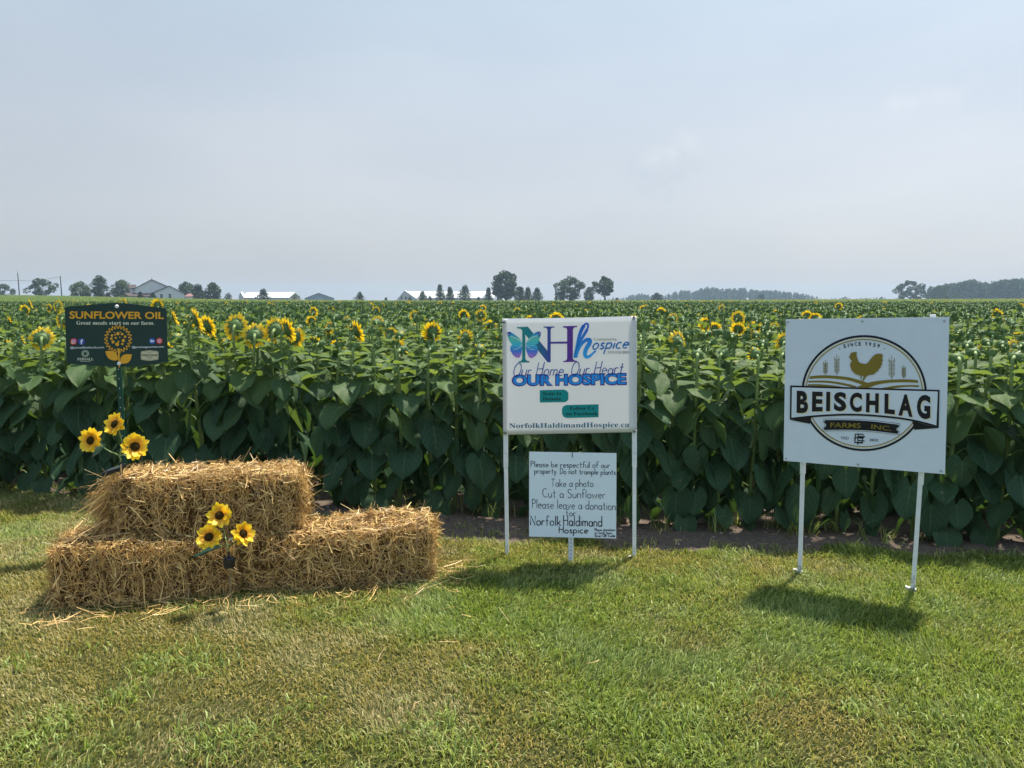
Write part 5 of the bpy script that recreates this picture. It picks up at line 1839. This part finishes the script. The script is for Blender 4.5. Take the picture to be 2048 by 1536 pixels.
# shed between house and dark trees
HR = 0.0
d = 300.0
hx, hy, hz = site(382, d)
rt = empty('shed', (hx, hy, hz))
tag(rt, 'low white shed with a faded red roof right of the house', 'shed')
gable(rt, X(371), X(392), 0, Zv(593.5), Zv(588), 0, 8, M['trim'], M['red_roof'], ridge_x=True)
# long barn, left of the small pine
HR = 0.0
d = 360.0
hx, hy, hz = site(530, d)
rt = empty('barn', (hx, hy, hz))
tag(rt, 'long low barn with a white roof right of the house', 'barn', 'far farm buildings')
w_, r_ = gable(rt, X(482), X(577), 0, Zv(595.5), Zv(585), 0, 20, M['grey_wall'], M['white_roof'], ridge_x=True)
gable(rt, X(480), X(489), X(484), Zv(594), Zv(584.5), -1.5, 1.2, M['grey_wall'], M['white_roof'], name='porch_wall', over=.2)
d = 350.0
hx, hy, hz = site(638, d)
HR = math.atan2(-hx, hy)
rt = empty('barn', (hx, hy, hz), HR)
tag(rt, 'blue-grey barn with its wide gable end facing the field', 'barn', 'far farm buildings')
w_, _r = gable(rt, X(610), X(668), X(637.5), Zv(597), Zv(586.5), 0, 30, M['blue_wall'], M['grey_roof'])
G().box(((X(637)), -.06, 0.9), (3.6, .1, 3.4)).build('door', M['grey_roof'], rt)
HR = 0.0
d = 400.0
hx, hy, hz = site(880, d)
rt = empty('barn', (hx, hy, hz))
tag(rt, 'largest white-roofed barn, half hidden by a row of small trees', 'barn', 'far farm buildings')
gable(rt, X(808), X(986), 0, Zv(596), Zv(583), 4, 30, M['grey_wall'], M['white_roof'], ridge_x=True, over=.6)
gable(rt, X(794), X(836), X(809.5), Zv(600), Zv(581.5), 0, 3.5, M['grey_wall'], M['white_roof'], name='gable_wall', over=.3)
for uu in (803, 812, 820):
    window(rt, X(uu), Zv(596), 1.2, 1.6, 0.0)

# ------------------------------------------------------------------ poles and wires
def pole(u, vt, d, label, arm):
    x_, y_, z_ = site(u, d)
    rt = empty('utility_pole', (x_, y_, z_))
    tag(rt, label, 'utility pole', 'wooden utility poles')
    h = zoff(vt, d, z_)
    lean_ = 0.012 * h
    G().tube([(0, 0, -0.5), (-lean_ * .5, 0, h * .5), (-lean_, 0, h)], [0.20, 0.16, 0.12], 8).build('shaft', M['wood_pole'], rt)
    g = G()
    if arm:
        g.tube([(-lean_, 0, h), (-lean_, 0, h + 1.0)], 0.035, 6)
    else:
        g.tube([(-0.35 - lean_, 0, h - .25), (-lean_, 0, h - .15)], 0.09, 6)
    g.build('insulator', M['trim'] if not arm else M['wire'], rt)
    return np.array([x_ - lean_, y_, z_ + h])
pa = pole(39.5, 546, 255, 'thin tapering utility pole, leftmost against the sky', True)
pb = pole(124, 552.5, 240, 'thicker utility pole right of the wide oak', False)
def wire(name, P, label):
    g = G()
    g.tube(smooth_line3(P, 6), 0.045, 5)
    o = g.build(name, M['wire'])
    tag(o, label, 'wire')
wire('power_wire', [ray_at(-60, 561.5, 262), ray_at(0, 561.2, 258), ray_at(39, 561, 255.4), ray_at(62, 562, 262), ray_at(100, 563, 275)], 'single power wire passing the leftmost pole')
wire('power_wire', [ray_at(123.5, 553.2, 240), ray_at(105, 556, 250), ray_at(85, 561, 262)], 'power wire sagging left from the thicker pole')

# ------------------------------------------------------------------ trees
M['bark'] = plain('bark', (0.075, 0.060, 0.048), 0.9, 0.1, nz=0.4, nscale=3)
M['foliage'] = foliage_material('tree_foliage', (0.022, 0.045, 0.016), (0.070, 0.110, 0.032))
M['foliage_pale'] = foliage_material('pale_tree_foliage', (0.050, 0.080, 0.026), (0.125, 0.170, 0.055))
M['foliage_dark'] = foliage_material('dark_tree_foliage', (0.012, 0.026, 0.012), (0.038, 0.062, 0.022))
M['foliage_plum'] = foliage_material('plum_foliage', (0.020, 0.012, 0.016), (0.050, 0.026, 0.034))
def leaf_quads(C, size, rng):
    n = len(C)
    a = rng.normal(0, 1, (n, 3))
    a /= np.linalg.norm(a, axis=1)[:, None]
    b = np.cross(a, rng.normal(0, 1, (n, 3)))
    b /= np.linalg.norm(b, axis=1)[:, None]
    a = a * size[:, None] * 0.5
    b = b * size[:, None] * 0.36
    V = np.stack([C - a, C - b * .9, C + a, C + b], 1).reshape(-1, 3)
    return V, np.arange(n)[:, None] * 4 + np.array([0, 1, 2, 3])

def crown_points(kind, w, z0, z1, rng, n):
    """leaf positions: clumps carried on an envelope of the tree's own kind"""
    h = z1 - z0
    K = {'oak': 26, 'round': 20, 'cone': 22, 'bush': 12}[kind]
    C, Rr = [], []
    for i in range(K):
        t = (i + rng.uniform(0, 1)) / K
        if kind == 'oak':
            env = w / 2 * (math.sin(PI * (0.14 + 0.80 * t)) ** 0.75)
            r = rng.uniform(0.10, 0.20) * min(w, h)
        elif kind == 'round':
            env = w / 2 * (math.sin(PI * (0.20 + 0.74 * t)) ** 0.8)
            r = rng.uniform(0.15, 0.22) * min(w, h)
        elif kind == 'cone':
            env = w / 2 * (1.0 - t) ** 0.8 * min(1, 0.55 + 2.5 * t)
            r = (0.30 - 0.18 * t) * w * rng.uniform(0.7, 1.1)
        else:
            env = w / 2 * math.cos(PI / 2 * t) ** 0.7
            r = rng.uniform(0.16, 0.26) * min(w, h)
        a = i * 2.4 + rng.normal(0, 0.4)
        rad = max(0, env - r * 0.8) * (rng.uniform(0.3, 1.08) ** 0.8)
        C.append((rad * math.cos(a), rad * math.sin(a), z0 + r * 0.6 + t * (h - r * 1.5)))
        Rr.append(r)
    C, Rr = np.array(C), np.array(Rr)
    k = rng.integers(0, K, n)
    d = rng.normal(0, 1, (n, 3))
    d /= np.linalg.norm(d, axis=1)[:, None]
    rr = Rr[k] * (0.45 + 0.62 * rng.uniform(0, 1, n) ** 0.6)
    return C[k] + d * rr[:, None] * np.array([1, 1, 0.75]), C, Rr

def tree(u, vt, wpx, d, kind, label, cat='tree', mat='foliage', seed=0, group='trees behind the crop', trunk=0.22, gaps=1.0):
    rng = np.random.default_rng(seed + int(u))
    x_, y_, z_ = site(u, d)
    rt = empty('tree' if cat == 'tree' else 'shrub', (x_, y_, z_))
    tag(rt, label, cat, group)
    h = zoff(vt, d, z_)
    w = wpx * d / F_PX * {'oak': 1.18, 'round': 1.15, 'cone': 1.75, 'bush': 1.1}[kind]
    z0 = {'oak': trunk, 'round': trunk * .75, 'cone': 0.10, 'bush': 0.0}[kind] * h
    n = int({'oak': 3200, 'round': 3000, 'cone': 1500, 'bush': 900}[kind] * gaps)
    P, C, Rr = crown_points(kind, w, z0, h, rng, n)
    V, Q = leaf_quads(P, rng.uniform(0.7, 1.3, n) * max(0.30, 0.062 * min(w, h) * 1.0), rng)
    mesh_np('crown', V, Q, None, [M[mat]], parent=rt)
    g = G()
    tr_ = 0.028 * h + 0.05
    tp = np.array([0, 0, z0 + (h - z0) * 0.5])
    g.tube([(0, 0, -0.4), (0.02 * h, 0, z0 * .6), (0, 0.01 * h, z0 + .1 * h), tp], [tr_ * 1.35, tr_, tr_ * .8, tr_ * .3], 7)
    if kind in ('oak', 'round'):
        for i in range(0, len(C), 3):
            s0 = np.array([0, 0, z0 * .8 + .12 * h * rng.uniform(0, 1)])
            g.tube([s0, (s0 + C[i]) / 2 + np.array([0, 0, -.03 * h]), C[i]], [tr_ * .5, tr_ * .3, tr_ * .1], 5)
    g.build('trunk', M['bark'], rt, smooth=True)
    return rt
T = tree
T(6, 566, 46, 330, 'round', 'grey-green rounded tree cut by the left edge of the photo')
T(84, 554.5, 56, 300, 'oak', 'wide spreading oak between the two utility poles', trunk=.12)
T(162, 561, 44, 262, 'round', 'pale green tree, left one of the three beside the house', mat='foliage_pale', trunk=.05)
T(200, 548.5, 38, 266, 'round', 'tallest tree of the three left of the house', trunk=.05)
T(243, 556, 44, 275, 'round', 'rounded tree touching the left side of the house', mat='foliage_pale', trunk=.05)
T(176, 583, 16, 250, 'bush', 'dark bush under the pale tree left of the house', 'shrub', 'foliage_dark', group='bushes by the house')
T(217, 582, 16, 248, 'bush', 'dark plum-coloured bush under the tallest tree by the house', 'shrub', 'foliage_plum', group='bushes by the house')
T(250, 586, 26, 254, 'bush', 'low pale bush before the porch roof of the house', 'shrub', 'foliage_pale', group='bushes by the house')
T(281, 582, 13, 255, 'cone', 'small pointed evergreen in front of the house', 'shrub', 'foliage_dark', group='bushes by the house')
T(306, 584, 14, 252, 'cone', 'small pointed evergreen before the front wing of the house', 'shrub', 'foliage_dark', group='bushes by the house')
T(374, 562, 38, 330, 'oak', 'grey-green tree rising behind the red shed roof', trunk=.1)
T(397, 566, 28, 262, 'round', 'dark dense tree right of the red shed', mat='foliage_dark', trunk=.02)
T(427, 563, 38, 275, 'round', 'broad green tree next to the dark dense tree', trunk=.03)
T(457, 584, 24, 280, 'bush', 'low bush between the broad green tree and the long barn', 'shrub', 'foliage_dark', group='bushes along the far field edge')
T(527, 575.5, 26, 300, 'cone', 'small dark tree standing in front of the long barn', mat='foliage_dark')
T(590, 585, 30, 310, 'bush', 'rounded green bush at the right end of the long barn', 'shrub', 'foliage_pale', group='bushes along the far field edge')
T(720, 582.5, 20, 330, 'cone', 'lone small tree between the blue-grey barn and largest barn', trunk=.05)
T(772, 594, 8, 330, 'cone', 'tiny dark sapling just left of the largest barn', 'shrub', 'foliage_dark', group='bushes along the far field edge')
T(820, 594, 20, 345, 'bush', 'low bush at the gable end of the largest barn', 'shrub', group='bushes along the far field edge')
T(845, 581, 19, 345, 'cone', 'first small tree from the left before the largest barn')
T(860, 590, 12, 340, 'bush', 'little bush after the first small tree before the barn', 'shrub', group='bushes along the far field edge')
T(880, 567, 20, 350, 'cone', 'slender taller tree before the middle of the largest barn')
T(900, 572.5, 20, 348, 'cone', 'pointed tree just right of the slender taller tree')
T(930, 568.5, 28, 350, 'cone', 'broad pointed tree before the right half of the largest barn')
T(957, 592, 10, 340, 'bush', 'tiny bush before the right end of the largest barn', 'shrub', group='bushes along the far field edge')
T(977, 573, 19, 350, 'cone', 'narrow tree at the right end of the largest barn')
T(1011, 538.5, 62, 352, 'oak', 'tallest oak on the skyline, above the banner', trunk=.16, gaps=1.3)
T(1040, 574, 26, 356, 'round', 'low tree under the right side of the tallest oak', trunk=.05)
T(998, 590, 18, 345, 'bush', 'bush at the foot of the tallest oak', 'shrub', group='bushes along the far field edge')
T(1056, 572.5, 20, 354, 'cone', 'small tree right of the tallest oak, left of a pair')
T(1074, 573, 21, 354, 'cone', 'small tree right of the tallest oak, right of a pair')
T(1140, 551, 58, 356, 'oak', 'broad oak with open crown above the banner', trunk=.10)
T(1113, 590, 14, 350, 'bush', 'bush at the left foot of the broad oak', 'shrub', group='bushes along the far field edge')
T(1178, 572, 24, 356, 'round', 'short tree between two oaks', trunk=.12)
T(1209, 551, 45, 358, 'oak', 'oak with a clear trunk, rightmost of the skyline oaks', trunk=.30)
T(1234, 594.5, 22, 360, 'bush', 'low bush right of the rightmost oak', 'shrub', group='bushes along the far field edge')
T(1313, 583.5, 24, 480, 'round', 'lone dark round tree before the far blue woods', mat='foliage_dark', trunk=0)
T(1522, 585, 22, 520, 'bush', 'dark bush before the far blue woods', 'shrub', 'foliage_dark', group='bushes along the far field edge')
T(1820, 559.5, 62, 530, 'oak', 'broad dark tree at the left end of the right-hand woods', trunk=.05, gaps=1.3)
T(1880, 569, 52, 545, 'round', 'lower tree joining the broad tree to the woods', trunk=.02)
T(1690, 592.5, 22, 620, 'bush', 'flat hedge bush on the horizon above the rooster sign', 'shrub', group='bushes along the far field edge')
T(1763, 592.5, 14, 620, 'bush', 'small bush just left of the broad dark tree', 'shrub', group='bushes along the far field edge')
T(1734, 595.5, 30, 640, 'bush', 'low bush in the middle of the far horizon', 'shrub', group='bushes along the far field edge')

def woods(name, prof, d0, depth, label, seed, per=150):
    """a far wood that reads as one mass: many crowns whose tops follow a skyline"""
    rng = np.random.default_rng(seed)
    u0, u1 = prof[0][0], prof[-1][0]
    pu, pv = zip(*prof)
    Ps, Sz = [], []
    u = u0
    while u < u1:
        for lay in range(3):
            d = d0 + depth * (lay + rng.uniform(0, .8)) / 3
            uu = u + rng.uniform(-6, 6)
            vt = np.interp(uu, pu, pv) + rng.uniform(-1.5, 7) * (1 if lay else .7)
            x_, _, z_ = site(uu, d)
            h = max(2.0, zoff(vt, d, z_))
            w = h * rng.uniform(0.55, 0.8)
            P, C, Rr = crown_points('round', w, h * 0.02, h, rng, per)
            Ps.append(P + np.array([x_, d, z_]))
            Sz.append(np.full(per, 0.13 * h) * rng.uniform(.6, 1.2, per))
        u += F_PX / d0 * 3.4
    V, Q = leaf_quads(np.concatenate(Ps), np.concatenate(Sz), rng)
    o = mesh_np(name, V, Q, None, [M['foliage']])
    tag(o, label, 'woods', kind='stuff')
woods('distant_woods', [(1252, 593), (1275, 587), (1300, 588), (1335, 589), (1345, 582), (1365, 579), (1390, 581), (1417, 571), (1440, 577), (1460, 576), (1482, 575), (1510, 579), (1540, 579), (1570, 582), (1600, 586), (1622, 589), (1632, 593)], 1000, 130, 'long blue-grey wood on the horizon between banner and rooster sign', 5, 260)
woods('near_woods', [(1862, 572), (1880, 569), (1900, 566), (1915, 562), (1945, 557), (1965, 565), (1980, 563), (2005, 555), (2040, 556), (2120, 552), (2200, 554)], 640, 110, 'dark blue-grey wood running out of the right edge of the photo', 9, 420)
woods('horizon_hedge', [(1195, 598), (1225, 595), (1250, 594), (1262, 597)], 1100, 60, 'faint far hedge line left of the long wood', 11, 120)
woods('far_hedge', [(1625, 596.5), (1650, 596), (1720, 595), (1770, 594), (1800, 594)], 1150, 60, 'faint far hedge line right of the long wood', 13, 90)

# ------------------------------------------------------------------ summer haze
hm = bpy.data.materials.new('haze_air')
hm.use_nodes = True
hn = hm.node_tree
for n_ in list(hn.nodes):
    if n_.type != 'OUTPUT_MATERIAL':
        hn.nodes.remove(n_)
pv_ = hn.nodes.new('ShaderNodeVolumePrincipled')
pv_.inputs['Color'].default_value = (0.60, 0.80, 1.0, 1)
pv_.inputs['Density'].default_value = 0.00033
pv_.inputs['Anisotropy'].default_value = 0.0
hn.links.new(pv_.outputs[0], hn.nodes['Material Output'].inputs['Volume'])
hb = G().box((0, 0, 13), (3300, 3300, 34)).build('haze', hm)
tag(hb, kind='stuff')
hb['label'] = 'thin summer haze in the air over the whole field'
hb['category'] = 'haze'
